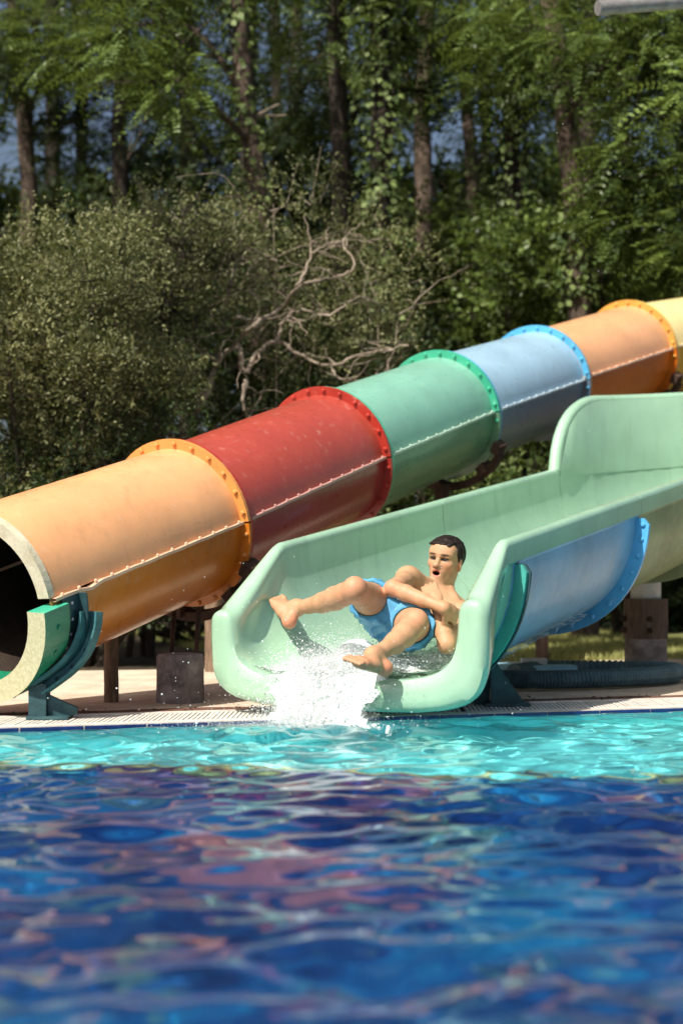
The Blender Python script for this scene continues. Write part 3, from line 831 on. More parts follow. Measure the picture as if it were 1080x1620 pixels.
def nrm(a): a = np.array(a, float); return a/np.linalg.norm(a)
A = lambda *q: np.array(P(*q), float)
pel = A(621, 976, 6.50); hipR = A(599, 958, 6.54); hipL = A(648, 992, 6.40)
kneR = A(561, 933, 6.10); ankR = A(470, 962, 6.38)
kneL = A(657, 985, 6.04); ankL = A(592, 1037, 5.80)
shR = A(645, 915, 6.62); shL = A(727, 972, 6.49)
elR = A(622, 931, 6.34); wrR = A(702, 962, 6.205)
elL = A(706, 1020, 6.22); wrL = A(691, 956, 6.325)
chest = A(692, 968, 6.655); neckb = A(705, 945, 6.76); belly = A(657, 976, 6.58)
hc = A(704, 889, 6.76)
sp = nrm(neckb-pel); sh = nrm(shL-shR); front = nrm(np.cross(sp, sh))
if front[1] > 0: front = -front
sh = nrm(np.cross(front, sp));
if sh @ (shL-shR) < 0: sh = -sh
# head frame: r to picture right, f out of the face, u up
yw, rl, pt_ = math.radians(27), math.radians(8), math.radians(3)
hf = np.array([-math.sin(yw), -math.cos(yw), 0]); hr_ = np.array([math.cos(yw), -math.sin(yw), 0]); hu = np.array([0, 0, 1.0])
hf, hu = hf*math.cos(pt_)+hu*math.sin(pt_), hu*math.cos(pt_)-hf*math.sin(pt_)
hr_, hu = hr_*math.cos(rl)-hu*math.sin(rl), hu*math.cos(rl)+hr_*math.sin(rl)
HS = .935
def hp_(x, y, z): return hc+(hr_*x+hf*y+hu*z)*HS
HA = (hr_, hf, hu)
BLO, BHI, BH = (-.32, 5.52, .12), (.70, 6.98, .82), .0036
B = Field(BLO, BHI, BH)
# trunk
B.ell(chest, (sh, sp, front), (.138, .165, .088), .03)
B.ell(chest+sp*.06+sh*-.06+front*.035, (sh, sp, front), (.062, .05, .045), .04)
B.ell(chest+sp*.06+sh*.06+front*.035, (sh, sp, front), (.062, .05, .045), .04)
B.ell(belly, (sh, sp, front), (.112, .15, .075), .06)
B.ell(pel, (sh, sp, front), (.135, .11, .10), .05)
B.cone(neckb-sp*.065, shR, .040, .045, .04); B.cone(neckb-sp*.075, shL, .038, .045, .04)
B.ell(shR, (sh, sp, front), (.056, .058, .055), .03); B.ell(shL, (sh, sp, front), (.055, .058, .055), .03)
B.cone(neckb-sp*.02, hp_(0, -.030, -.05), .044, .043, .022)
B.cone(neckb+front*.045-sh*.01, shR+front*.03, .012, .014, .03); B.cone(neckb+front*.045+sh*.01, shL+front*.03, .012, .014, .03)   # collar bones
# sternomastoid
B.cone(hp_(.040, -.02, -.06), neckb+front*.04, .014, .011, .02); B.cone(hp_(-.040, -.02, -.06), neckb+front*.05, .016, .012, .02)
# head
B.ell(hp_(0, -.012, .036), HA, (.076, .094, .084), .02)
B.ell(hp_(0, .018, -.028), HA, (.058, .069, .080), .03)
B.ell(hp_(0, .066, -.096), HA, (.022, .019, .017), .025)
for sg in (-1, 1):
    B.cone(hp_(sg*.048, .0, -.055), hp_(sg*.014, .058, -.094), .016, .015, .03)
    B.ell(hp_(sg*.040, .058, -.014), HA, (.021, .018, .014), .025)
    B.cone(hp_(sg*.014, .084, .027), hp_(sg*.046, .068, .030), .011, .009, .016)
B.ell(hp_(0, .055, .055), HA, (.058, .034, .040), .03)
for sg in (-1, 1): B.ell(hp_(sg*.031, .092, .010), HA, (.017, .016, .010), .012, 's')
for sg in (-1, 1):
    B.ell(hp_(sg*.031, .0765, .0195), HA, (.0175, .0095, .0062), .006); B.ell(hp_(sg*.031, .0745, -.0005), HA, (.016, .0085, .0055), .006)
B.cone(hp_(0, .082, .018), hp_(0, .108, -.020), .0085, .0115, .010)
B.ell(hp_(0, .106, -.024), HA, (.0125, .013, .010), .010)
for sg in (-1, 1): B.ell(hp_(sg*.0125, .094, -.026), HA, (.009, .011, .008), .008)
# open mouth
B.ell(hp_(0, .076, -.060), HA, (.030, .022, .030), .02)
B.cone(hp_(-.020, .086, -.053), hp_(0, .096, -.047), .0060, .0072, .006); B.cone(hp_(.020, .086, -.053), hp_(0, .096, -.047), .0060, .0072, .006)
B.cone(hp_(-.018, .084, -.0745), hp_(.018, .084, -.0745), .0070, .0070, .006); B.ell(hp_(0, .089, -.075), HA, (.014, .008, .0075), .008)
B.ell(hp_(0, .096, -.062), HA, (.0180, .036, .0105), .004, 's')
for sg in (-1, 1): B.ell(hp_(sg*.0065, .104, -.0335), HA, (.0035, .006, .0035), .003, 's')
for sg in (-1, 1):
    B.ell(hp_(sg*.078, -.008, -.006), (nrm(hr_*sg-hf*.45), hf, hu), (.009, .018, .031), .008)
    B.ell(hp_(sg*.089, -.002, -.002), HA, (.008, .009, .016), .005, 's')
# arms
def hand_on(F, wr, d, palm_n, thumb_side, curl, L=1.0, spread=.10):
    """palm and five fingers; d along the hand, palm_n out of the palm, curl in radians per joint"""
    d = nrm(d); n = nrm(np.array(palm_n)-d*(np.array(palm_n)@d)); s_ = np.cross(n, d)*thumb_side
    pc = wr+d*.045*L
    F.ell(pc, (d, s_, n), (.052*L, .040*L, .017*L), .012)
    F.cone(wr, pc, .026, .022, .02)
    for i, (off, ln) in enumerate(((.028, .068), (.010, .076), (-.009, .071), (-.027, .056))):
        b0 = wr+d*.085*L+s_*off*L; dd_ = nrm(d+s_*off*spread*20); p = b0; pts = [wr+d*.055*L+s_*off*.9*L, b0]; ang = curl*.6
        for q in (.45, .32, .25):
            v_ = dd_*math.cos(ang)+n*math.sin(ang); p = p+v_*ln*L*q; pts.append(p); ang += curl
        F.chain(pts, [.010, .0098, .0092, .0086, .0078], .005)
    t0 = wr+d*.022*L+s_*.030*L; v1 = nrm(d*.75+s_*.6+n*.35); v2 = nrm(d*.95+s_*.15+n*.4)
    F.chain([t0, t0+v1*.036*L, t0+v1*.036*L+v2*.026*L, t0+v1*.036*L+v2*.048*L], [.0135, .012, .0105, .009], .006)
def limb(F, a, b, prof, bow=None, k=.012):
    a = np.array(a); b = np.array(b); pts = []; rs = []
    for t, r in prof:
        p = a+(b-a)*t
        if bow is not None: p = p+np.array(bow)*math.sin(math.pi*t)
        pts.append(p); rs.append(r)
    F.chain(pts, rs, k)
AR = Field(np.min([shR, elR, wrR], 0)-.2, np.max([shR, elR, wrR], 0)+.2, BH, BLO)
limb(AR, shR, elR, [(0, .046), (.35, .041), (.7, .036), (1, .034)]); AR.ell(elR+nrm(elR-wrR)*.006, (np.eye(3)), (.034, .034, .033), .02)
limb(AR, elR, wrR, [(0, .034), (.25, .036), (.6, .030), (.9, .0235), (1, .0235)])
hand_on(AR, wrR, nrm(A(722, 972, 6.24)-wrR)+np.array([0, .2, -.15]), np.array([.05, .95, -.3]), 1, 1.15, .95)
AL = Field(np.min([shL, elL, wrL], 0)-.2, np.max([shL, elL, wrL], 0)+.2, BH, BLO)
limb(AL, shL, elL, [(0, .045), (.35, .041), (.7, .036), (1, .034)]); AL.ell(elL, np.eye(3), (.036, .036, .036), .02)
limb(AL, elL, wrL, [(0, .035), (.25, .037), (.6, .031), (.9, .0245), (1, .024)])
hand_on(AL, wrL, A(676, 922, 6.42)-wrL, np.array([-.1, .9, .4]), -1, .28, .98)
# legs
def foot(F, ank, heel, ball, top_n, big_side):
    d = nrm(ball-heel); n = nrm(np.array(top_n)-d*(np.array(top_n)@d)); s_ = np.cross(n, d)*big_side
    F.cone(ank, heel+n*.012, .030, .026, .02); F.ell(heel+n*.008, (d, s_, n), (.030, .027, .027), .015)
    F.cone(ank+d*.01, heel+(ball-heel)*.62+n*.016, .030, .024, .03)
    F.cone(heel, ball, .024, .020, .02)
    F.cone(ball-s_*.022, ball+s_*.024, .0165, .019, .018)
    F.cone(heel+(ball-heel)*.5+n*.006-s_*.015, ball-s_*.02, .022, .018, .02)
    F.cone(heel+(ball-heel)*.5+n*.014+s_*.008, ball+s_*.02, .024, .020, .02)
    for i, (off, ln, r) in enumerate(((.030, .050, .0130), (.011, .047, .0098), (-.006, .042, .0094), (-.021, .036, .009), (-.034, .029, .009))):
        b0 = ball+s_*off+d*.008; F.chain([b0, b0+d*ln*.55+n*.004, b0+d*ln-n*.004], [r*1.05, r, r*.98], .005)
LR = Field(np.min([hipR, kneR, ankR], 0)-.2, np.max([hipR, kneR, ankR], 0)+.2, BH, BLO)
limb(LR, hipR, kneR, [(0, .084), (.4, .073), (.75, .057), (1, .049)]); LR.ell(kneR+np.array([0, -.012, .006]), np.eye(3), (.043, .044, .047), .025)
limb(LR, kneR, ankR, [(0, .049), (.18, .048), (.33, .051), (.55, .044), (.8, .032), (1, .029)], bow=(0, .008, -.012))
heR = A(457, 985, 6.355); baR = A(443, 957, 6.44)
foot(LR, ankR, heR, baR, np.array([.40, -.90, .1]), -1)
LL = Field(np.min([hipL, kneL, ankL], 0)-.2, np.max([hipL, kneL, ankL], 0)+.2, BH, BLO)
limb(LL, hipL, kneL, [(0, .084), (.4, .073), (.75, .057), (1, .049)]); LL.ell(kneL+np.array([.004, -.008, .008]), np.eye(3), (.043, .044, .047), .025)
limb(LL, kneL, ankL, [(0, .049), (.18, .048), (.33, .051), (.55, .044), (.8, .032), (1, .029)], bow=(.008, .004, -.010))
heL = A(608, 1060, 5.79); baL = A(571, 1049, 5.70)
foot(LL, ankL, heL, baL, np.array([-.1, -.35, .9]), -1)
B.union(AR, .010); B.union(AL, .010); B.union(LR, .015); B.union(LL, .015)
bv, bq = B.mesh(); bv = relax(bv, bq, 2, .45)
# colouring of the skin in the head's own coordinates
loc = (bv-hc)@np.stack(HA, 1)/HS
skin = np.tile(np.array([.47, .275, .155]), (len(bv), 1))
def blob(c, r, col, amt=1.0, soft=1.5):
    q = np.sqrt((((loc-np.array(c))/np.array(r))**2).sum(1)); w = np.clip((soft-q)/(soft-1), 0, 1)*amt
    skin[:] = skin*(1-w[:, None])+np.array(col)*w[:, None]
for sg in (-1, 1):
    blob((sg*.045, .06, -.03), (.022, .03, .02), (.66, .28, .17), .45, 1.8)
    blob((sg*.030, .080, .0315), (.021, .025, .0046), (.045, .025, .015), .95, 1.5)
    blob((sg*.031, .080, .0095), (.0185, .02, .0075), (.040, .020, .014), .92, 1.45)  # shade under the brows painted dark over lids and eye slit
    blob((sg*.08, -.008, -.006), (.02, .02, .03), (.62, .25, .16), .5, 1.5)
    blob((sg*.0065, .104, -.0335), (.004, .008, .003), (.10, .04, .03), .9, 1.6)
blob((0, .105, -.024), (.014, .012, .010), (.64, .29, .19), .5, 1.6)
blob((0, .09, -.049), (.021, .02, .005), (.52, .17, .13), .85, 1.4)
blob((0, .09, -.074), (.017, .02, .006), (.55, .19, .15), .85, 1.4)
blob((0, .080, -.062), (.0175, .022, .0095), (.035, .010, .010), 1, 1.25)
for c_, r_, am in ((heR, .035, .8), (heL, .035, .8), (kneR, .07, .35), (kneL, .07, .35), (elR, .05, .4), (baR, .03, .35), (baL, .05, .35), (wrR, .05, .15)):
    q = np.linalg.norm(bv-c_, axis=1)/r_; w = np.clip((1.6-q)/.6, 0, 1)*am
    skin = skin*(1-w[:, None])+np.array([.66, .26, .15])*w[:, None]
boy = empty('person', (pel[0], pel[1], .15))
tag(boy, 'dark-haired boy in blue swim shorts sliding out feet first with crossed arms', 'person')
mesh_np('body', bv, bq, M['skin'], boy, True, col=skin)
# eyes
for sg in (-1, 1):
    n_ = 10; v = []; f = []
    for i in range(n_+1):
        for j in range(n_):
            th, ph = PI*i/n_, 2*PI*j/n_; v.append((math.sin(th)*math.cos(ph), math.cos(th), math.sin(th)*math.sin(ph)))
    for i in range(n_):
        for j in range(n_): f.append((i*n_+j, i*n_+(j+1) % n_, (i+1)*n_+(j+1) % n_, (i+1)*n_+j))
    v = np.array(v); ec = np.where((v[:, 1] > .72)[:, None], [.012, .008, .006], [.16, .12, .10])  # eye whites kept dark, brow shade put into their colour
    v2 = v*.0122; c_ = hp_(sg*.031, .0718, .0095)
    W = c_+v2@np.stack(HA, 0)*HS
    mesh_np('eye', W, f, M['eye'], boy, True, col=ec)
# hair
HF = Field(hc-.16, hc+.17, .0030)
HF.ell(hp_(0, -.016, .042), HA, (.0815, .0985, .0865), .01)
g_ = [(HF.lo[k]+np.arange(HF.n[k])*HF.h)-hc[k] for k in range(3)]
gx, gy, gz = np.meshgrid(*g_, indexing='ij')
lx = (gx*hr_[0]+gy*hr_[1]+gz*hr_[2])/HS; ly = (gx*hf[0]+gy*hf[1]+gz*hf[2])/HS; lz = (gx*hu[0]+gy*hu[1]+gz*hu[2])/HS
ang = np.arctan2(lx, ly+.02)
rip = .0016*np.sin(ang*17+lz*55)+.0014*np.sin(ang*29-lz*40+1)+.0010*np.sin(ang*47+lz*20)
HF.F = HF.F-rip.astype(np.float32)
line = np.interp(ly, [-.12, -.06, -.02, .010, .03, .055, .072, .10], [-.060, -.055, -.028, -.006, .030, .070, .086, .094])+.003*np.sin(ang*11)
cut = (line-lz).astype(np.float32)*.8
HF.F = np.maximum(HF.F, cut)
hr2 = np.random.default_rng(3)
for i in range(15):
    x0 = -.050+.10*i/14; tipz = .084+hr2.uniform(-.004, .008)
    if i in (4, 9): tipz -= .026
    if i > 12: tipz -= .012
    x1 = x0*.98-.012+hr2.uniform(-.012, .008)
    p0 = hp_(x0, .060-.25*abs(x0), .106-.2*abs(x0)); p1 = hp_((x0+x1)/2, .086-.22*abs(x0), .088-.15*abs(x0)); p2 = hp_(x1, .094-.28*abs(x1), tipz)
    HF.chain([p0, p1, p2], [.009, .0055, .0018], .005)
for i in range(26):
    a_ = hr2.uniform(0, 2*PI); x0, y0 = .06*math.cos(a_), .07*math.sin(a_)-.016; z0 = .105+hr2.uniform(-.02, .012)
    p0 = hp_(x0*.6, y0*.6, .118); p1 = hp_(x0*1.15, y0*1.15, z0); HF.chain([p0, p1], [.007, .003], .008)
hv, hq = HF.mesh(); hv = relax(hv, hq, 1, .35)
hair = mesh_np('hair', hv, hq, M['hair'], boy, True, col=np.tile(np.array([.014, .009, .007]), (len(hv), 1)))
q = MB(); sc_ = []
for i in range(420):          # wet locks combed out from the crown
    a_ = hr2.uniform(0, 2*PI); el0 = hr2.uniform(.75, 1.45); span = hr2.uniform(.35, .8); tw = hr2.normal(0, .25); pts_ = []
    for k in range(5):
        t = k/4; el = el0-span*t; az_ = a_+tw*t; lift = 1.015+.03*math.sin(PI*t)+hr2.normal(0, .006)
        x_, y_, z_ = .083*math.cos(el)*math.sin(az_)*lift, .100*math.cos(el)*math.cos(az_)*lift-.016, .088*math.sin(el)*lift+.042
        if z_ < np.interp(y_, [-.12, -.06, -.02, .010, .03, .055, .072, .10], [-.060, -.055, -.028, -.006, .030, .062, .074, .080]): break
        pts_.append(Vector(hp_(x_, y_, z_)))
    if len(pts_) > 2: q.add(*sweep(pts_, [.0022*(1-.7*k/len(pts_)) for k in range(len(pts_))], 4, False))
lk = mesh_np('locks', np.array(q.v), q.f, M['hair'], hair, True, col=np.tile(np.array([.022, .014, .010]), (len(q.v), 1))); tag(lk, kind='stuff')
lk.matrix_parent_inverse = parent_world(hair).inverted()
# swim shorts
SF = Field(BLO, BHI, .0045)
dR = nrm(kneR-hipR); dL = nrm(kneL-hipL)
SF.ell(pel, (sh, sp, front), (.160, .13, .130), .03)
SF.ell(pel+sp*.05, (sh, sp, front), (.150, .09, .115), .03)
SF.cone(hipR-dR*.03, hipR+dR*.27, .108, .088, .03); SF.cone(hipL-dL*.03, hipL+dL*.25, .108, .092, .03)
SF.cone(hipR+dR*.10, hipL+dL*.10, .075, .075, .05)
def halfspace_cut(F, p, n, region=None):
    g_ = [(F.lo[k]+np.arange(F.n[k])*F.h)-p[k] for k in range(3)]
    d = g_[0][:, None, None]*n[0]+g_[1][None, :, None]*n[1]+g_[2][None, None, :]*n[2]
    return d.astype(np.float32)
gx = (SF.lo[0]+np.arange(SF.n[0])*SF.h)[:, None, None]; gy = (SF.lo[1]+np.arange(SF.n[1])*SF.h)[None, :, None]; gz = (SF.lo[2]+np.arange(SF.n[2])*SF.h)[None, None, :]
SF.F = SF.F+(.0042*np.sin(gx*70+gz*45+9*gy)*np.sin(gz*60-gx*25+gy*30)+.003*np.sin(gx*120-gz*90+20*gy)).astype(np.float32)
SF.F = np.maximum(SF.F, halfspace_cut(SF, pel+sp*.125+front*.02, nrm(sp+front*.15)))       # waist
cR = halfspace_cut(SF, hipR+dR*.20, nrm(dR+np.array([.15, 0, .1]))); cL = halfspace_cut(SF, hipL+dL*.135, nrm(dL+np.array([-.3, 0, .25])))
# hollow legs
IN = Field(BLO, BHI, .0045)
IN.cone(hipR+dR*.08, hipR+dR*.40, .079, .068, .004); SF.F = np.maximum(SF.F, -IN.F)
IN = Field(BLO, BHI, .0045)
IN.cone(hipL+dL*.08, hipL+dL*.40, .080, .070, .004); SF.F = np.maximum(SF.F, -IN.F)
midc = halfspace_cut(SF, (kneR+kneL+hipR+hipL)/4, nrm((hipL-hipR)+(kneL-kneR)))
SF.F = np.maximum(SF.F, np.where(midc < 0, cR, cL))
sv, sq = SF.mesh(); sv = relax(sv, sq, 2, .4)
bl = np.tile(np.array([.06, .33, .60]), (len(sv), 1))
rel = (sv-pel); up_ = rel@sp; si = rel@sh
w = np.clip((up_-.0-.02*np.sin(si*30))/.03, 0, 1)*np.clip((rel@front)/.03, 0, 1)*.85
bl = bl*(1-w[:, None])+np.array([.62, .72, .78])*w[:, None]
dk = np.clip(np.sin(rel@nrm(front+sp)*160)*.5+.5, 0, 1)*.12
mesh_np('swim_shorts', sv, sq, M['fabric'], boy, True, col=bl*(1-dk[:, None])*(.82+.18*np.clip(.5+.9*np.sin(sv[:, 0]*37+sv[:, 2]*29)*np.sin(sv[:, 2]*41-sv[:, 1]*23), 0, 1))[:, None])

# ------------------------------------------------------------------ running water, foam and spray
def film_mat(name, foam, bscale):
    m = bpy.data.materials.new(name); m.use_nodes = True; nt = m.node_tree; nt.nodes.clear()
    out = nt.nodes.new('ShaderNodeOutputMaterial'); tr = nt.nodes.new('ShaderNodeBsdfTransparent'); tr.inputs[0].default_value = (.93, .98, .96, 1)
    gl = nt.nodes.new('ShaderNodeBsdfGlossy'); gl.inputs['Roughness'].default_value = .06
    fr = nt.nodes.new('ShaderNodeFresnel'); fr.inputs['IOR'].default_value = 1.33
    pos = geo_pos(nt); n1 = noise(nt, bscale, 5, .6, pos, .6); bp = nt.nodes.new('ShaderNodeBump'); bp.inputs['Strength'].default_value = .9; bp.inputs['Distance'].default_value = .02
    nt.links.new(n1.outputs[0], bp.inputs['Height']); nt.links.new(bp.outputs[0], gl.inputs['Normal']); nt.links.new(bp.outputs[0], fr.inputs['Normal'])
    mx = nt.nodes.new('ShaderNodeMixShader'); nt.links.new(fr.outputs[0], mx.inputs[0]); nt.links.new(tr.outputs[0], mx.inputs[1]); nt.links.new(gl.outputs[0], mx.inputs[2])
    df = nt.nodes.new('ShaderNodeBsdfDiffuse'); df.inputs[0].default_value = (.86, .92, .90, 1)
    n2 = noise(nt, 16, 7, .72, pos, 1.2)
    a = nt.nodes.new('ShaderNodeAttribute'); a.attribute_name = 'tint'; sep = nt.nodes.new('ShaderNodeSeparateColor'); nt.links.new(a.outputs['Color'], sep.inputs[0])
    ad = nt.nodes.new('ShaderNodeMath'); ad.operation = 'ADD'; nt.links.new(n2.outputs[0], ad.inputs[0]); nt.links.new(sep.outputs[0], ad.inputs[1])
    r = ramp(nt, ad.outputs[0], [(.60, (0, 0, 0)), (.98, (foam, foam, foam))])
    mx2 = nt.nodes.new('ShaderNodeMixShader'); nt.links.new(r.outputs[0], mx2.inputs[0]); nt.links.new(mx.outputs[0], mx2.inputs[1]); nt.links.new(df.outputs[0], mx2.inputs[2])
    nt.links.new(mx2.outputs[0], out.inputs[0]); return m
M['film'] = film_mat('running_water', .85, 22)
m, nt, b = new_mat('white_foam'); b.inputs['Base Color'].default_value = (.96, .98, .98, 1); b.inputs['Roughness'].default_value = .4
tl = nt.nodes.new('ShaderNodeBsdfTranslucent'); tl.inputs[0].default_value = (.96, .99, .99, 1)
mx = nt.nodes.new('ShaderNodeMixShader'); mx.inputs[0].default_value = .55
nt.links.new(b.outputs[0], mx.inputs[1]); nt.links.new(tl.outputs[0], mx.inputs[2]); nt.links.new(mx.outputs[0], nt.nodes['Material Output'].inputs[0])
M['foam'] = m
m, nt, b = new_mat('water_drop'); b.inputs['Base Color'].default_value = (.93, .96, .97, 1); b.inputs['Roughness'].default_value = .12
b.inputs['Transmission Weight'].default_value = .55; b.inputs['IOR'].default_value = 1.25; M['drop'] = m
srg = np.random.default_rng(11)
# water lying in the trough: a rippled sheet a few centimetres above its floor
def fz(s): return (rail_z(s)-.60) if s >= 0 else (.735-.60)*(1-smooth(-s/.36))+.165*smooth(-s/.36)
Sg = np.concatenate([np.linspace(-.56, -.405, 34), np.linspace(-.40, 1.2, 110)]); Ug = np.linspace(-.45, .45, 70); v = []; tint = []
phs = srg.uniform(0, 7, 12); kk = srg.uniform(12, 70, 12); aa = srg.uniform(0, 6.28, 12)
for s_ in Sg:
    for u_ in Ug:
        z = fz(max(s_, -.36))+.030+.02*smooth((s_+.1)/.3)+.10*max(0, abs(u_)-.30)**1.3
        for q in range(12): z += .0022*math.sin(kk[q]*(math.cos(aa[q])*s_+math.sin(aa[q])*u_)+phs[q])
        z += .12*math.exp(-((s_-.07)/.13)**2-((u_+.19)/.11)**2)
        if s_ < -.36:          # tumbling over the lip and down to the pool
            q = min(1, (-.36-s_)/.20); z = z*(1-q**1.5)+(-.02)*q**1.5
            z += .012*math.sin(31*u_+9*q)*q+.008*math.sin(67*u_-14*q)*q
        sx_ = s_ if s_ > -.40 else -.40-(-.40-s_)*.62
        p_ = to3(sx_, (u_, z)); v.append(p_)
        c_ = np.exp(-((u_+.04)/.23)**2)*(1-smooth((s_+.34)/.60))*.62-(.35 if (s_ < -.37 and abs(u_+.04) > .24+.05*math.sin(40*s_)) else 0)
        c_ += .34*np.exp(-(((s_-.04)/.18)**2+((u_+.16)/.2)**2))+.17
        tint.append(c_)
nu = len(Ug); f = [(i*nu+j, i*nu+j+1, (i+1)*nu+j+1, (i+1)*nu+j) for i in range(len(Sg)-1) for j in range(nu-1) if Sg[i] > -.36 or abs(Ug[j]+.04) < .25+.03*math.sin(90*Sg[i])]
film = mesh_np('running_water', np.array([list(q) for q in v]), f, M['film'], None, True, col=np.array(tint)[:, None]*np.ones(3))
tag(film, 'thin sheet of water running down the mint slide floor', 'water', kind='stuff')
# churning foam where the water leaves the lip and where the legs plough through it
FB = Field((-.60, 5.40, -.06), (.45, 6.55, .36), .0046)
def foam_blob(p, r): FB.cone(p, p+np.array([.001, 0, 0]), r, r, .009)
def sp_pos(s_, u_, z_): return np.array(to3(s_, (u_, z_)))
UC = -.03
def lip_z(s_): return fz(max(s_, -.36))+.03 if s_ > -.40 else max(-.03, .195-.21*min(1, (-.40-s_)/.10)**1.3)
for i in range(1000):
    t = srg.uniform(0, 1)**.6; u_ = UC-.05*t+srg.normal(0, .115)*(.8+.35*t)
    s_ = -.10-.42*t; edgef = max(.12, 1-((u_-UC+.05*t)/.30)**2)
    z_ = lip_z(s_)+abs(srg.normal(0, .026))*edgef
    foam_blob(sp_pos(s_, u_, z_), srg.uniform(.002, .006)*edgef**.5)
for i in range(300):
    u_ = UC-.05+srg.normal(0, .15); q = sp_pos(-.46-abs(srg.normal(0, .03)), u_, -.03+abs(srg.normal(0, .028))*max(.1, 1-(u_/.35)**2)); foam_blob(q, srg.uniform(.003, .010))
for i in range(260):
    w = srg.uniform(0, 2*PI); r_ = abs(srg.normal(0, .16)); q = np.array([-.16+r_*math.cos(w)*1.6, 5.84+r_*math.sin(w)*.5-.05, -.032+abs(srg.normal(0, .004))])
    foam_blob(q, srg.uniform(.002, .008))
for i in range(260):
    s_ = srg.normal(.02, .10); u_ = srg.normal(-.17, .10); foam_blob(sp_pos(s_, u_, fz(max(s_, -.36))+.045+abs(srg.normal(0, .016))), srg.uniform(.002, .007))
for i in range(200):
    s_ = srg.normal(.20, .07); u_ = srg.normal(.22, .08); foam_blob(sp_pos(s_, u_, fz(s_)+.055+abs(srg.normal(0, .016))), srg.uniform(.002, .007))
fv, fq = FB.mesh(); fv = fv+srg.normal(0, .0009, fv.shape)
tag(mesh_np('splash_foam', fv, fq, M['foam'], None, True), 'white churning foam tumbling over the slide lip into the pool', 'foam', kind='stuff')
# flying drops
ico_v = []; t_ = (1+5**.5)/2
for a_, b_ in ((1, t_), (-1, t_), (1, -t_), (-1, -t_)): ico_v += [(0, a_, b_), (a_, b_, 0), (b_, 0, a_)]
ico_v = np.array(ico_v)/math.hypot(1, t_)
ico_f = []
for i in range(12):
    for j in range(i+1, 12):
        for k in range(j+1, 12):
            if all(abs(np.linalg.norm(ico_v[p]-ico_v[q])-1.0515) < .02 for p, q in ((i, j), (j, k), (i, k))):
                n_ = np.cross(ico_v[j]-ico_v[i], ico_v[k]-ico_v[i]); ico_f.append((i, j, k) if n_@ico_v[i] > 0 else (i, k, j))
ico_f = np.array(ico_f)
dp = []; dr = []
for i in range(9000):
    t = srg.uniform(0, 1)**.5; u_ = UC-.05*t+srg.normal(0, .125)*(.8+.4*t); s_ = -.10-.42*t+srg.normal(0, .03)
    dp.append(sp_pos(s_, u_, lip_z(s_)+srg.exponential(.034))); dr.append(min(.0042, .0007+srg.exponential(.0008)))
for i in range(2200):
    s_ = srg.normal(.02, .14); u_ = srg.normal(-.16, .14); dp.append(sp_pos(s_, u_, fz(max(s_, -.36))+.05+srg.exponential(.03))); dr.append(.0006+srg.exponential(.0008))
for i in range(900):
    s_ = srg.normal(.20, .09); u_ = srg.normal(.22, .10); dp.append(sp_pos(s_, u_, fz(max(s_, -.36))+.06+srg.exponential(.028))); dr.append(.0006+srg.exponential(.0008))
for i in range(260):
    dp.append(np.array([-.2+srg.normal(0, .35), 5.80+srg.normal(0, .12), -.02+srg.exponential(.07)])); dr.append(.0012+srg.exponential(.0008))
for i in range(26):
    dp.append(np.array(P(srg.uniform(880, 1010), srg.uniform(100, 440), srg.uniform(6.0, 7.0)))); dr.append(.0016)
for i in range(40):
    dp.append(np.array(P(srg.uniform(250, 800), srg.uniform(880, 1100), srg.uniform(5.7, 6.0)))); dr.append(.0018)
dp = np.array(dp); dr = np.array(dr)
dv = (dp[:, None, :]+ico_v[None]*dr[:, None, None]*(1+.35*srg.uniform(-1, 1, (len(dp), 12, 1)))).reshape(-1, 3)
df_ = (ico_f[None]+np.arange(len(dp))[:, None, None]*12).reshape(-1, 3)
tag(mesh_np('splash_drops', dv, df_, M['foam'], None, True), 'spray of flying water drops around the slide mouth', 'spray', kind='stuff')
# fine mist of tiny drops
oc_v = np.array([(1, 0, 0), (-1, 0, 0), (0, 1, 0), (0, -1, 0), (0, 0, 1), (0, 0, -1)], float)
oc_f = np.array([(0, 2, 4), (2, 1, 4), (1, 3, 4), (3, 0, 4), (2, 0, 5), (1, 2, 5), (3, 1, 5), (0, 3, 5)])
NM = 68000
t = srg.uniform(0, 1, NM)**.42; uu = UC-.06*t+srg.normal(0, .105, NM)*(.85+.35*t); ss = -.10-.42*t+srg.normal(0, .02, NM)
D0 = np.array(slide_path(0)[1]); R0 = np.array(slide_path(0)[2])
lz_ = np.array([lip_z(q) for q in ss]); hz_ = srg.exponential(.036, NM)*np.clip(1.3-np.abs(uu-UC)/.28, .15, 1)
mp = np.array(SO)[None]+ss[:, None]*D0+uu[:, None]*R0; mp[:, 2] = lz_+hz_
n2_ = 16000
m2 = np.array(SO)[None]+srg.normal(.03, .13, n2_)[:, None]*D0+srg.normal(-.15, .13, n2_)[:, None]*R0; m2[:, 2] = .185+.10*np.exp(-(((m2-np.array(SO))@D0-.07)/.13)**2-(((m2-np.array(SO))@R0+.19)/.11)**2)+srg.exponential(.022, n2_)
n3_ = 9000
m3 = np.array(SO)[None]+srg.normal(.20, .09, n3_)[:, None]*D0+srg.normal(.22, .09, n3_)[:, None]*R0; m3[:, 2] = .22+srg.exponential(.022, n3_)
n4_ = 12000
m4 = np.stack([-.22+srg.normal(0, .28, n4_), 5.86+srg.normal(0, .07, n4_), -.02+srg.exponential(.012, n4_)], 1); m4[:, 1] += .25*(m4[:, 0]+.2)*-.6
mp = np.concatenate([mp, m2, m3, m4]); mr = .0004+srg.exponential(.00035, len(mp))
mv = (mp[:, None, :]+oc_v[None]*mr[:, None, None]).reshape(-1, 3); mf = (oc_f[None]+np.arange(len(mp))[:, None, None]*6).reshape(-1, 3)
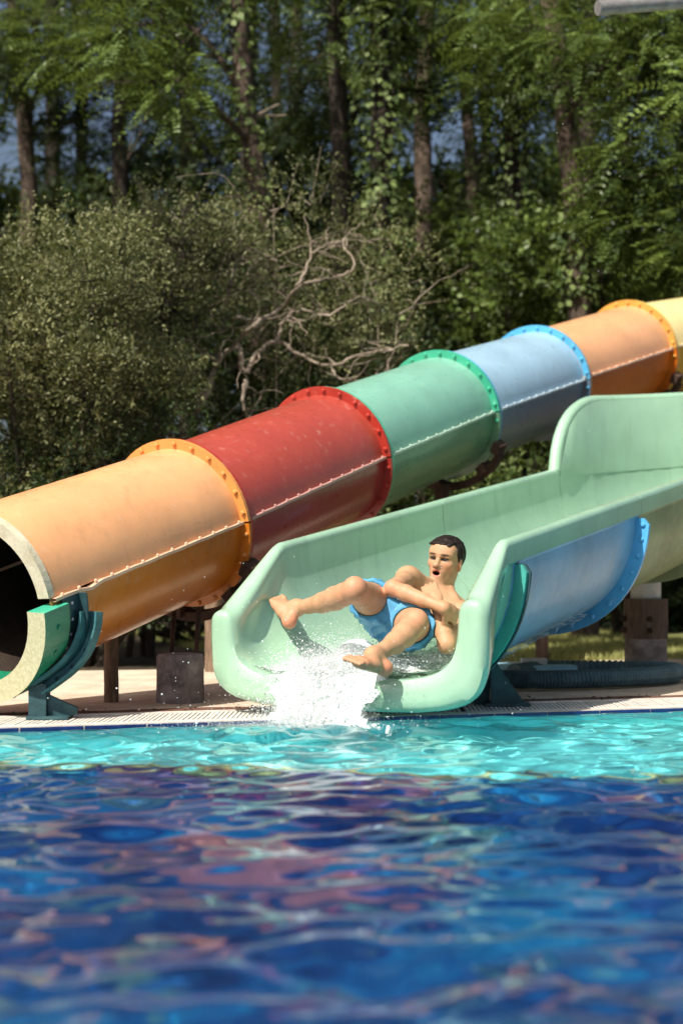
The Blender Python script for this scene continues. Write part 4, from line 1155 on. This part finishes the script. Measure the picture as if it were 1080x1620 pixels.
tag(mesh_np('splash_mist', mv, mf, M['foam'], None, True), 'fine white mist of spray over the slide lip and round the legs', 'spray', kind='stuff')

# ------------------------------------------------------------------ plants
prg = np.random.default_rng(21)
def rand_dirs(n, up=0.0):
    d = prg.normal(size=(n, 3)); d[:, 2] += up; return d/np.linalg.norm(d, axis=1)[:, None]
def leaf_quads(base, d, nrm_, ln, wd, fold=.25):
    """diamond leaves: base point, direction, face normal, length and width per leaf"""
    d = d/np.linalg.norm(d, axis=1)[:, None]; s_ = np.cross(nrm_, d); s_ /= (np.linalg.norm(s_, axis=1)[:, None]+1e-9); n = np.cross(d, s_)
    L, W = ln[:, None], wd[:, None]
    a = base; b = base+d*L*.45+s_*W*.5+n*W*fold; c = base+d*L; e = base+d*L*.45-s_*W*.5+n*W*fold
    return np.stack([a, b, c, e], 1).reshape(-1, 3)
def quads_idx(n): return np.arange(n*4).reshape(n, 4)
def build_leaves(name, V4, tint, mat, parent):
    n = len(V4)//4
    return mesh_np(name, V4, quads_idx(n), mat, parent, False, col=np.repeat(np.clip(tint, 0, 1), 4)[:, None]*np.ones(3))
def clumps(cen, rad, n):
    """points in lumpy clusters"""
    cen = np.array(cen); k = prg.integers(0, len(cen), n); r = prg.uniform(.25, 1, n)**.5
    return cen[k]+rand_dirs(n)*np.array(rad)[k][:, None]*r[:, None]*np.array([1, 1, .75]), k
def fronds(pts, dirs_, flen, nl, ll, lw, droop=.5):
    """feathery leaves: leaflets in two rows on a drooping stalk"""
    n = len(pts); d = dirs_.copy(); d[:, 2] *= .5; d /= np.linalg.norm(d, axis=1)[:, None]
    side = np.cross(d, np.array([0, 0, 1.0])); side /= (np.linalg.norm(side, axis=1)[:, None]+1e-9)
    Bs, Ds, Ns, Ls, Ws, idx = [], [], [], [], [], []
    fl_ = flen*prg.uniform(.7, 1.25, n)
    upv = np.cross(side, d)
    roll = prg.normal(0, .5, n)[:, None]
    sd = side*np.cos(roll)+upv*np.sin(roll)
    for k in range(nl):
        t = (k+.6)/nl
        p = pts+d*(fl_*t)[:, None]; p[:, 2] -= droop*fl_*t*t*.7
        tang = d.copy(); tang[:, 2] -= droop*t*1.2
        w = ll*(1-.35*abs(t-.45)*2)
        for sg in (-1, 1):
            Bs.append(p); Ds.append(sd*sg+tang*.45+prg.normal(0, .15, (n, 3))); Ns.append(np.cross(tang, sd)+prg.normal(0, .25, (n, 3)))
            Ls.append(np.full(n, w)*prg.uniform(.8, 1.2, n)); Ws.append(np.full(n, lw)); idx.append(np.arange(n))
    cat_ = np.concatenate
    return leaf_quads(cat_(Bs), cat_(Ds), cat_(Ns), cat_(Ls), cat_(Ws)), cat_(idx)
def trunk_path(px_pts, Y):
    pts = [np.array(P(px, py, Y)) for px, py in px_pts]
    return pts
def limb_curve(a, d, L, n=6, wob_=.12, sag=0):
    pts = [np.array(a)]; d = np.array(d, float); d /= np.linalg.norm(d)
    for i in range(n):
        d = d+prg.normal(0, wob_, 3); d[2] -= sag; d /= np.linalg.norm(d); pts.append(pts[-1]+d*L/n)
    return pts
def tree(pxs, Y, r, top, label, crown, leafm='leaf', bark='bark', flen=.36, nl=8, ll=.06, lw=.028, nf=700, kind='frond', stubs=0):
    """pxs: trunk line in the picture from base up; crown: list of (px, py, dY, radius)"""
    pts = trunk_path(pxs, Y)
    b0 = pts[0].copy(); b0[2] = -.1
    topv = pts[-1]+(pts[-1]-pts[-2])/max(.2, np.linalg.norm(pts[-1]-pts[-2]))*max(.5, top-pts[-1][2])
    pl = spline([b0]+pts[(1 if pts[0][2] < .3 else 0):]+[topv], 26)
    pl = pl+prg.normal(0, r*.10, pl.shape)*np.array([1, 1, .2])
    rad = np.linspace(r*1.15, r*.55, 26)*prg.uniform(.92, 1.08, 26)
    root = tag(empty('tree', (b0[0], b0[1], 0)), label, 'tree', 'trees of the wood behind the slides')
    tb = MB().add(*sweep(pl, rad, 12)); tr_ = tb.build('trunk', M[bark], root, True)
    cen = []; rads = []
    for px, py, dy, rr in crown:
        c = np.array(P(px, py, Y+dy)); cen.append(c); rads.append(rr)
        j = int(np.argmin(np.abs(pl[:, 2]-(c[2]-.35*np.linalg.norm(c[:2]-pl[13, :2])-.1)))); a = pl[min(max(j, 3), 24)]
        mid = (a+c)/2+np.array([0, 0, .15])+prg.normal(0, .12, 3)
        ln = np.linalg.norm(c-a)
        q = MB().add(*sweep(spline([a, mid, c], 9), np.linspace(min(r*.45, .02+.016*ln), .008, 9), 6))
        for _ in range(5):
            lc = limb_curve(c*.4+mid*.6, rand_dirs(1)[0]+(c-a)/max(ln, .1), rr*1.1, 5, .3); q.add(*sweep(lc, np.linspace(.010, .003, 6), 4))
        q.build('limb', M[bark], tr_, True)
    for _ in range(stubs):
        j = prg.integers(6, 18); q = MB().add(*sweep(limb_curve(pl[j], (prg.choice([-1, 1]), prg.normal(0, .4), prg.uniform(-.2, .5)), prg.uniform(.3, .8), 4, .1), np.linspace(.018, .006, 5), 5)); q.build('limb', M['twig'], tr_, True)
    n = int(nf*1.15)
    sub_c, sub_r = [], []
    for c, rr in zip(cen, rads):
        for _ in range(7):
            sub_c.append(c+rand_dirs(1)[0]*rr*prg.uniform(.35, 1.05)*np.array([1, 1, .8])); sub_r.append(rr*prg.uniform(.2, .42))
    cen, rads = sub_c, sub_r
    p, k = clumps(cen, rads, n)
    dirs_ = (p-np.array(cen)[k]); dirs_ += rand_dirs(n)*.3*np.array(rads)[k][:, None]; dirs_ /= np.linalg.norm(dirs_, axis=1)[:, None]
    ct = prg.normal(.42, .22, len(cen))
    if kind == 'frond':
        V4, idx = fronds(p, dirs_, flen, nl, ll, lw); tint = (ct[k]+prg.normal(0, .12, n))[idx]+prg.normal(0, .07, len(idx))
    else:
        m_ = nl; idx = np.repeat(np.arange(n), m_); N = len(idx)
        bp_ = p[idx]+rand_dirs(N)*flen*prg.uniform(.1, 1, N)[:, None]; dd_ = rand_dirs(N, -.3)
        V4 = leaf_quads(bp_, dd_, rand_dirs(N, 1.0), ll*prg.uniform(.7, 1.3, N), lw*prg.uniform(.8, 1.2, N)); tint = (ct[k]+prg.normal(0, .12, n))[idx]+prg.normal(0, .1, N)
    tag(build_leaves('crown', V4, tint, M[leafm], root), kind='stuff')
    return root
def ivy(pxs, Y, rad, n, label, size=.075, spread=1.0):
    pts = trunk_path(pxs, Y); pl = spline(pts, 40); root = tag(empty('ivy_vine', (pl[0][0], pl[0][1], max(0, pl[0][2]))), label, 'ivy', 'ivy climbing the trunks')
    t = prg.uniform(0, 39, n); i = t.astype(int); f_ = (t-i)[:, None]; c = pl[i]*(1-f_)+pl[np.minimum(i+1, 39)]*f_
    w = prg.uniform(0, 2*PI, n); lump = .55+.45*np.sin(t*1.1)+.35*np.sin(t*2.7+1)+.5*prg.uniform(0, 1, n)
    rr = rad*(.45+spread*.55*np.abs(lump))
    o_ = np.stack([np.cos(w), np.sin(w), np.zeros(n)], 1); b_ = c+o_*rr[:, None]*prg.uniform(.55, 1.05, n)[:, None]; b_[:, 2] += prg.normal(0, .06, n)
    d = np.stack([prg.normal(0, .5, n), prg.normal(0, .3, n), np.full(n, -1.0)], 1)+o_*.3
    V4 = leaf_quads(b_, d, o_+prg.normal(0, .35, (n, 3))+np.array([0, 0, .5]), size*prg.uniform(.6, 1.3, n), size*.95*prg.uniform(.7, 1.2, n), .1)
    tag(build_leaves('leaves', V4, prg.beta(1.6, 2.0, n), M['leaf_ivy'], root), kind='stuff')
    q = MB()
    for k in range(3):
        ph = prg.uniform(0, 6); q.add(*sweep([pl[j]+np.array([math.cos(ph+j*.25), math.sin(ph+j*.25), 0])*rad*.42 for j in range(0, 40, 2)], .012, 5))
    q.build('stem', M['bark_dark'], root, True)
    return root
def shrub(cx, cy_, Y, rx, ry, rz, ntw, nleaf, ll, lw, mat, label, twl=.28, tint0=.45, base=None, stem_r=.03, stem_mat='bark_dark', nstem=7, name='shrub', ntwig=420, group='shrubs at the edge of the wood'):
    c = np.array(P(cx, cy_, Y)); root = tag(empty(name, (c[0], Y, 0)), label, 'bush', group)
    q = MB(); gb = np.array([c[0], Y, -.05]) if base is None else np.array(base)
    n0 = 34; lump_c = rand_dirs(n0)*np.array([rx, ry, rz])*prg.uniform(.35, 1.12, n0)[:, None]+c
    lump_c[:, 2] = np.maximum(lump_c[:, 2], .12)
    lump_r = prg.uniform(.16, .42, n0)*min(rx, rz)
    for k in range(nstem):
        e = lump_c[k*3 % n0]; q.add(*sweep(spline([gb+prg.normal(0, .06, 3)*np.array([1, 1, 0]), (gb+e)/2+prg.normal(0, .1, 3), e], 9), np.linspace(stem_r, stem_r*.25, 9), 6))
    q.build('stem', M[stem_mat], root, True)
    p, k = clumps(lump_c, lump_r, ntw); p[:, 2] = np.abs(p[:, 2])+.02
    d = (p-lump_c[k])/lump_r[k][:, None]+rand_dirs(ntw)*.5+np.array([0, 0, .3]); d /= np.linalg.norm(d, axis=1)[:, None]
    idx = np.repeat(np.arange(ntw), nleaf); N = len(idx); t = prg.uniform(0, 1, N)
    b_ = p[idx]+d[idx]*(twl*t)[:, None]+prg.normal(0, .012, (N, 3))
    dd_ = d[idx]*.6+rand_dirs(N)*.9
    V4 = leaf_quads(b_, dd_, rand_dirs(N, .8), ll*prg.uniform(.6, 1.4, N), lw*prg.uniform(.7, 1.3, N))
    ct = prg.normal(tint0, .2, n0); tag(build_leaves('leaves', V4, (ct[k]+prg.normal(0, .1, ntw))[idx]+prg.normal(0, .1, N), M[mat], root), kind='stuff')
    # fine twigs
    tv = []; tf = []
    sel = prg.choice(ntw, min(ntw, ntwig), replace=False)
    q = MB()
    for s_ in sel: q.add(*sweep([p[s_]-d[s_]*twl*.5, p[s_]+d[s_]*twl], [.005, .002], 3, False))
    tag(q.build('twigs', M['twig'] if stem_mat == 'twig' else M[stem_mat], root), kind='stuff')
    return root

# --- near shrubs
shrub(80, 560, 9.8, .88, .8, 1.25, 4800, 13, .034, .016, 'leaf_olive', 'big dusty olive-green shrub at the left behind the orange tube', .22, .5, name='shrub')
shrub(150, 830, 9.6, 1.0, .5, .62, 1500, 12, .036, .02, 'leaf_dark', 'dark low shrub in the shade under the orange tube', .2, .5)
shrub(-60, 700, 10.4, .8, .7, 1.4, 1800, 12, .04, .02, 'leaf_olive', 'olive shrub cut by the left edge, behind the orange tube', .22, .35)
shrub(240, 440, 10.7, .55, .45, .62, 900, 11, .036, .017, 'leaf_olive', 'smaller olive shrub between the big olive shrub and the bare branches', .3, .42, nstem=4)
# --- half-dead shrub with bare crooked branches
dry = shrub(430, 470, 11.4, 1.2, .5, .85, 1300, 11, .036, .019, 'leaf_olive', 'half-dead grey shrub with bare crooked branches above the red tube', .26, .45, stem_r=.012, stem_mat='twig', nstem=2, ntwig=110)
bare = [([(272, 692), (255, 668), (228, 655), (196, 650), (186, 632), (200, 612), (228, 612), (262, 640), (275, 688)], .022),
        ([(314, 652), (330, 615), (346, 572), (372, 540), (402, 512), (440, 488), (472, 452), (530, 438)], .026),
        ([(372, 545), (392, 590), (410, 560), (436, 540), (470, 560), (520, 578), (575, 560), (648, 546)], .020),
        ([(362, 478), (362, 445), (378, 420), (398, 392)], .020), ([(398, 392), (430, 412), (415, 400)], .012),
        ([(402, 512), (380, 500), (362, 520), (330, 530), (250, 545)], .013), ([(472, 452), (490, 400), (488, 340)], .012),
        ([(436, 540), (452, 505), (480, 490), (520, 500), (560, 470), (600, 480)], .014), ([(346, 572), (320, 560), (300, 590), (240, 620), (215, 600)], .013),
        ([(388, 600), (384, 640), (400, 690)], .016), ([(228, 612), (215, 580), (190, 560)], .012), ([(530, 438), (560, 420), (545, 380), (580, 350)], .010),
        ([(520, 578), (540, 600), (600, 600), (640, 580)], .010), ([(490, 400), (520, 385), (560, 390)], .008), ([(330, 615), (300, 640), (270, 640)], .010)]
for pl_, r_ in bare:
    Y_ = 10.9; c_ = [np.array(P(x+prg.normal(0, 3), y, Y_+prg.normal(0, .10))) for x, y in pl_]
    n_ = len(c_)*5; sp_ = spline(c_, n_); sp_ = sp_+prg.normal(0, .006, sp_.shape)
    q = MB().add(*sweep(sp_, np.linspace(r_, r_*.35, n_)*prg.uniform(.85, 1.15, n_), 7))
    for k in range(int(n_*.3)):
        j = prg.integers(2, n_); lc = limb_curve(sp_[j], rand_dirs(1)[0]+np.array([0, -.1, .2]), prg.uniform(.12, .5), 5, .35); q.add(*sweep(lc, np.linspace(.0065, .002, 6), 4, False))
    q.build('branch', M['twig'], dry, True)
q = MB()
for k in range(26):
    a_ = np.array(P(prg.uniform(180, 650), prg.uniform(330, 690), 11.1+prg.normal(0, .25))); lc = limb_curve(a_, rand_dirs(1)[0]*np.array([1.3, .5, .8])+np.array([.2, 0, .15]), prg.uniform(.25, .8), 7, .28); q.add(*sweep(lc, np.linspace(.006, .0015, 8), 4, False))
tag(q.build('twigs', M['twig'], dry), kind='stuff')
# --- shrubs between and behind the slides
shrub(700, 800, 11.6, .9, .4, .35, 700, 8, .06, .035, 'leaf_ivy', 'low leafy shrub glimpsed in the gap below the green tube section', .2, .4, nstem=5)
shrub(840, 690, 12.4, .5, .4, .5, 500, 8, .065, .04, 'leaf_ivy', 'pale leafy shrub glimpsed between the blue tube and the raised wall', .2, .5, nstem=5)
shrub(720, 470, 15.5, 1.3, .8, .8, 1100, 9, .08, .045, 'leaf', 'bright green shrub below the trunks, above the blue tube', .28, .62)
shrub(990, 440, 14.2, 1.2, .8, .75, 1100, 9, .075, .045, 'leaf', 'dense green shrub at the right above the tangerine tube section', .28, .55)
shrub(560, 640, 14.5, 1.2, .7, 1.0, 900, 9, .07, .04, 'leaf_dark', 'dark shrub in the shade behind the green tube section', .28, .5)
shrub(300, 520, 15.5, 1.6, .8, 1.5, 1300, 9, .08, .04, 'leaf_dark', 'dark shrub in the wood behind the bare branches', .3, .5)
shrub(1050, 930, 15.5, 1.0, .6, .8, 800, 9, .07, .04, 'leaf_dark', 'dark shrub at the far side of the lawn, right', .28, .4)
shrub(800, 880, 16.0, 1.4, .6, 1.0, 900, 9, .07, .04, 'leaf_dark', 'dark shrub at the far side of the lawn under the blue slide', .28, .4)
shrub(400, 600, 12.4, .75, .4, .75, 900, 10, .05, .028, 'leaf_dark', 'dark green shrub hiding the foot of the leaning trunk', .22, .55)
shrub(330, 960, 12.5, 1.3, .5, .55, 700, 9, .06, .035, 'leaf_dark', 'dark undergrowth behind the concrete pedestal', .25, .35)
# --- the wood: nearer trunks
T = tree
T([(412, 900), (410, 520), (410, 330), (388, 160), (372, 0)], 13.4, .115, 8.5, 'leaning tan trunk with ivy tufts, upper centre-left', [(300, 50, .3, .7), (235, 110, -.6, .8), (460, -40, .5, .8), (270, -80, -.4, .9), (190, 40, -.3, .7)], nf=800, stubs=4)
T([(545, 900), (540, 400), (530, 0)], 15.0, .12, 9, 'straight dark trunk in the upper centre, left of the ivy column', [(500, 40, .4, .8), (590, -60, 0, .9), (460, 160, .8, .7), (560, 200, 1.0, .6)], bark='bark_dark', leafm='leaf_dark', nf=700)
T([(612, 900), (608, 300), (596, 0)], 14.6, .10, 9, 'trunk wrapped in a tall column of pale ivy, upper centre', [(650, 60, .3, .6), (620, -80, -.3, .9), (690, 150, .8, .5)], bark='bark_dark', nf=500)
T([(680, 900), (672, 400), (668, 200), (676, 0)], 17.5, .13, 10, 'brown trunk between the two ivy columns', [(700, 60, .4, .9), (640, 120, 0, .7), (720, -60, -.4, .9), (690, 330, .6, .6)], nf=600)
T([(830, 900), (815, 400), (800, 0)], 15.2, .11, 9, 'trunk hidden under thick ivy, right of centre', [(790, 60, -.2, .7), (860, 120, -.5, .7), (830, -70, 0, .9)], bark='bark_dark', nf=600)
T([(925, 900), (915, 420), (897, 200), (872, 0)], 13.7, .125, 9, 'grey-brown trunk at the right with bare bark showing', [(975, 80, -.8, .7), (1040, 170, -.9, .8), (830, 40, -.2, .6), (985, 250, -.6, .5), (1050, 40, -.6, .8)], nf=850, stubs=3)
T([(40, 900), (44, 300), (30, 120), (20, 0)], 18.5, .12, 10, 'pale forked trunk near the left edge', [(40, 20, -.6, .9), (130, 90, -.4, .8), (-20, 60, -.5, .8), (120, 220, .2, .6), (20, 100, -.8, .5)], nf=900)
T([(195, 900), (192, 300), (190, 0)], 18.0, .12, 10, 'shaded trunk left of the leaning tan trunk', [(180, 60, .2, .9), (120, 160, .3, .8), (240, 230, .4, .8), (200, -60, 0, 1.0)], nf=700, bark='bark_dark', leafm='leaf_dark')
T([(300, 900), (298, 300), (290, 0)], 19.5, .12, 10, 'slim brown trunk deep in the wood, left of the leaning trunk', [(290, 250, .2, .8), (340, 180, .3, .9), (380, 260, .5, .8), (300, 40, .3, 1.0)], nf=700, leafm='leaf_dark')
T([(1120, 900), (1110, 300), (1100, 0)], 13.0, .12, 9, 'feathery tree leaning in from the right edge', [(1040, 280, -.3, .6), (1070, 370, -.2, .55), (1000, 330, .2, .55), (1080, 180, -.4, .7), (1060, 60, -.2, .7), (1000, -20, 0, .7)], nf=1100)
T([(760, 900), (750, 400), (735, 100)], 19.0, .11, 10, 'thin leaning trunk behind the ivy columns', [(740, 330, .3, .8), (790, 260, .4, .8), (760, 430, .2, .7), (700, -40, .2, 1.0)], nf=650)
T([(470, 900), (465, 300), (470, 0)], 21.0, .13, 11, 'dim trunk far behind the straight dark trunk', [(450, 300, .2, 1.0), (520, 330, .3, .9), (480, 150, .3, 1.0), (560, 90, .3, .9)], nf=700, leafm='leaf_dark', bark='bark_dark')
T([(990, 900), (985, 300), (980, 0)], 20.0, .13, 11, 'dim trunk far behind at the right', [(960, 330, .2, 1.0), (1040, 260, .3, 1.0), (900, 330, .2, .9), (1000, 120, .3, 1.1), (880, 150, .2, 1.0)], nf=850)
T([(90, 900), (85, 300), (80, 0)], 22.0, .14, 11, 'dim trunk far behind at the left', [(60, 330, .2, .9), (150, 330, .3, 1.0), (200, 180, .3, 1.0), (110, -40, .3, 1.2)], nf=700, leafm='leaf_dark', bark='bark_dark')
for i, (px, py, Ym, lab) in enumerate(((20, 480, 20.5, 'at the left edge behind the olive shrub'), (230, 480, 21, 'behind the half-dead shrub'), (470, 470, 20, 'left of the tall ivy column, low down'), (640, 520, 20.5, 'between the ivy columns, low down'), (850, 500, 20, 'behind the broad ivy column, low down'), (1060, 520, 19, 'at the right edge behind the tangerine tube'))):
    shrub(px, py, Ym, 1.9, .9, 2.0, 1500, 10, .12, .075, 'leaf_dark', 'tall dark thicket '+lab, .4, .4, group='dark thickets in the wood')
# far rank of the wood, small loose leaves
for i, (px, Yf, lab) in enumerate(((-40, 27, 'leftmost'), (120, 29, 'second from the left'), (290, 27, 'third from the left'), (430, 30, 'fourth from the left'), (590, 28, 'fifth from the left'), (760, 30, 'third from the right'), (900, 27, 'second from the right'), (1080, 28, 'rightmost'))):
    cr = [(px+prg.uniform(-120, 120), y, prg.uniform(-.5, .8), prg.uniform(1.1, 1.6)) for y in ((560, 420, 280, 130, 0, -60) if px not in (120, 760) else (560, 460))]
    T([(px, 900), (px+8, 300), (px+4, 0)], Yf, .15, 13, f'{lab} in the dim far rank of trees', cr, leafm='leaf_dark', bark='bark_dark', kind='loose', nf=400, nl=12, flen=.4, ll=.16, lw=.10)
# unseen crowns added above the picture to shade the wood
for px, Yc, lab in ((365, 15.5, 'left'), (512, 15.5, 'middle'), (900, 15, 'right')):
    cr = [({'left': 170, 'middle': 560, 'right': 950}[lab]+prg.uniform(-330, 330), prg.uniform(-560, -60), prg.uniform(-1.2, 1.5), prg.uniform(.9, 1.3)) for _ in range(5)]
    T([(px+35, 900), (px+30, 300), (px+25, -200)], Yc+2.6, .13, 11.5, f'tall trunk at the {lab} with an unseen crown added to shade the wood', cr, kind='loose', nf=900, nl=9, flen=.35, ll=.11, lw=.06, bark='bark_dark', leafm='leaf_dark')
# the wood goes on beyond both sides of the picture
for px, Yf, lab in ((-190, 15.5, 'first tree of the wood beyond the left edge'), (-420, 17.5, 'second tree of the wood beyond the left edge'), (-680, 16.5, 'third tree of the wood beyond the left edge'), (1290, 16, 'first tree of the wood beyond the right edge'), (1520, 17, 'second tree of the wood beyond the right edge')):
    cr = [(px+prg.uniform(-170, 170), y, prg.uniform(-.6, .8), prg.uniform(.9, 1.4)) for y in (600, 470, 330, 200, 60, -80, -220)]
    T([(px, 900), (px+8, 300), (px+4, 0)], Yf, .14, 10, lab, cr, kind='loose', leafm='leaf_dark', nf=620, nl=10, flen=.35, ll=.10, lw=.06)
shrub(-330, 620, 11.5, 1.1, .8, 1.3, 1500, 11, .05, .026, 'leaf_olive', 'olive shrub beyond the left edge of the picture', .25, .4)
# ivy
ivy([(612, 700), (608, 350), (597, 0), (592, -80)], 14.6, .30, 2600, 'tall column of pale heart-leaved ivy in the upper centre')
ivy([(828, 560), (815, 400), (802, 100), (795, -60)], 15.2, .42, 3200, 'broad column of glossy ivy right of centre')
ivy([(408, 420), (398, 240), (384, 130), (372, 0)], 13.4, .17, 380, 'sparse ivy tufts on the leaning tan trunk')
ivy([(925, 480), (918, 420), (905, 330)], 13.7, .28, 420, 'ivy at the foot of the bare grey-brown trunk', .07)
# --- lawn
tag(quad_sheet('lawn', .5, 9, 3.2, 9.5, -.009, M['lawn'], 20, 8), kind='structure')
ng = 42000
ge = prg.uniform(.5, 5.0, ng); gn = 3.35+prg.uniform(0, 1, ng)**1.3*5.6
gb_ = np.array(EO)[None]+np.outer(ge, np.array(E1))+np.outer(gn, np.array(E2)); gb_[:, 2] = -.01
gd = np.stack([prg.normal(0, .5, ng), prg.normal(0, .5, ng), np.ones(ng)], 1)
V4 = leaf_quads(gb_, gd, rand_dirs(ng), prg.uniform(.03, .08, ng), prg.uniform(.005, .010, ng), .1)
gobj = mesh_np('grass', V4, quads_idx(ng), M['grass'], None, False, col=np.repeat(np.clip(prg.normal(.5, .22, ng), 0, 1), 4)[:, None]*np.ones(3))
tag(gobj, 'sunlit short grass behind the paving at the right', 'grass', kind='stuff')
# --- dead leaves and crumbs on the edging
nl_ = 110; le_ = prg.uniform(-2, 2.2, nl_); ln_ = .42+np.abs(prg.normal(0, .10, nl_))
lb = np.array(EO)[None]+np.outer(le_, np.array(E1))+np.outer(ln_, np.array(E2)); lb[:, 2] = .004
V4 = leaf_quads(lb, rand_dirs(nl_)*np.array([1, 1, .35])+np.array([0, 0, .1]), rand_dirs(nl_, 1.5), prg.uniform(.008, .03, nl_), prg.uniform(.006, .018, nl_), .25)
tag(mesh_np('leaf_litter', V4, quads_idx(nl_), M['leaf_dry'] if False else M['rust'], None, False), 'dead leaves and crumbs scattered on the clay edging', 'litter', kind='stuff')
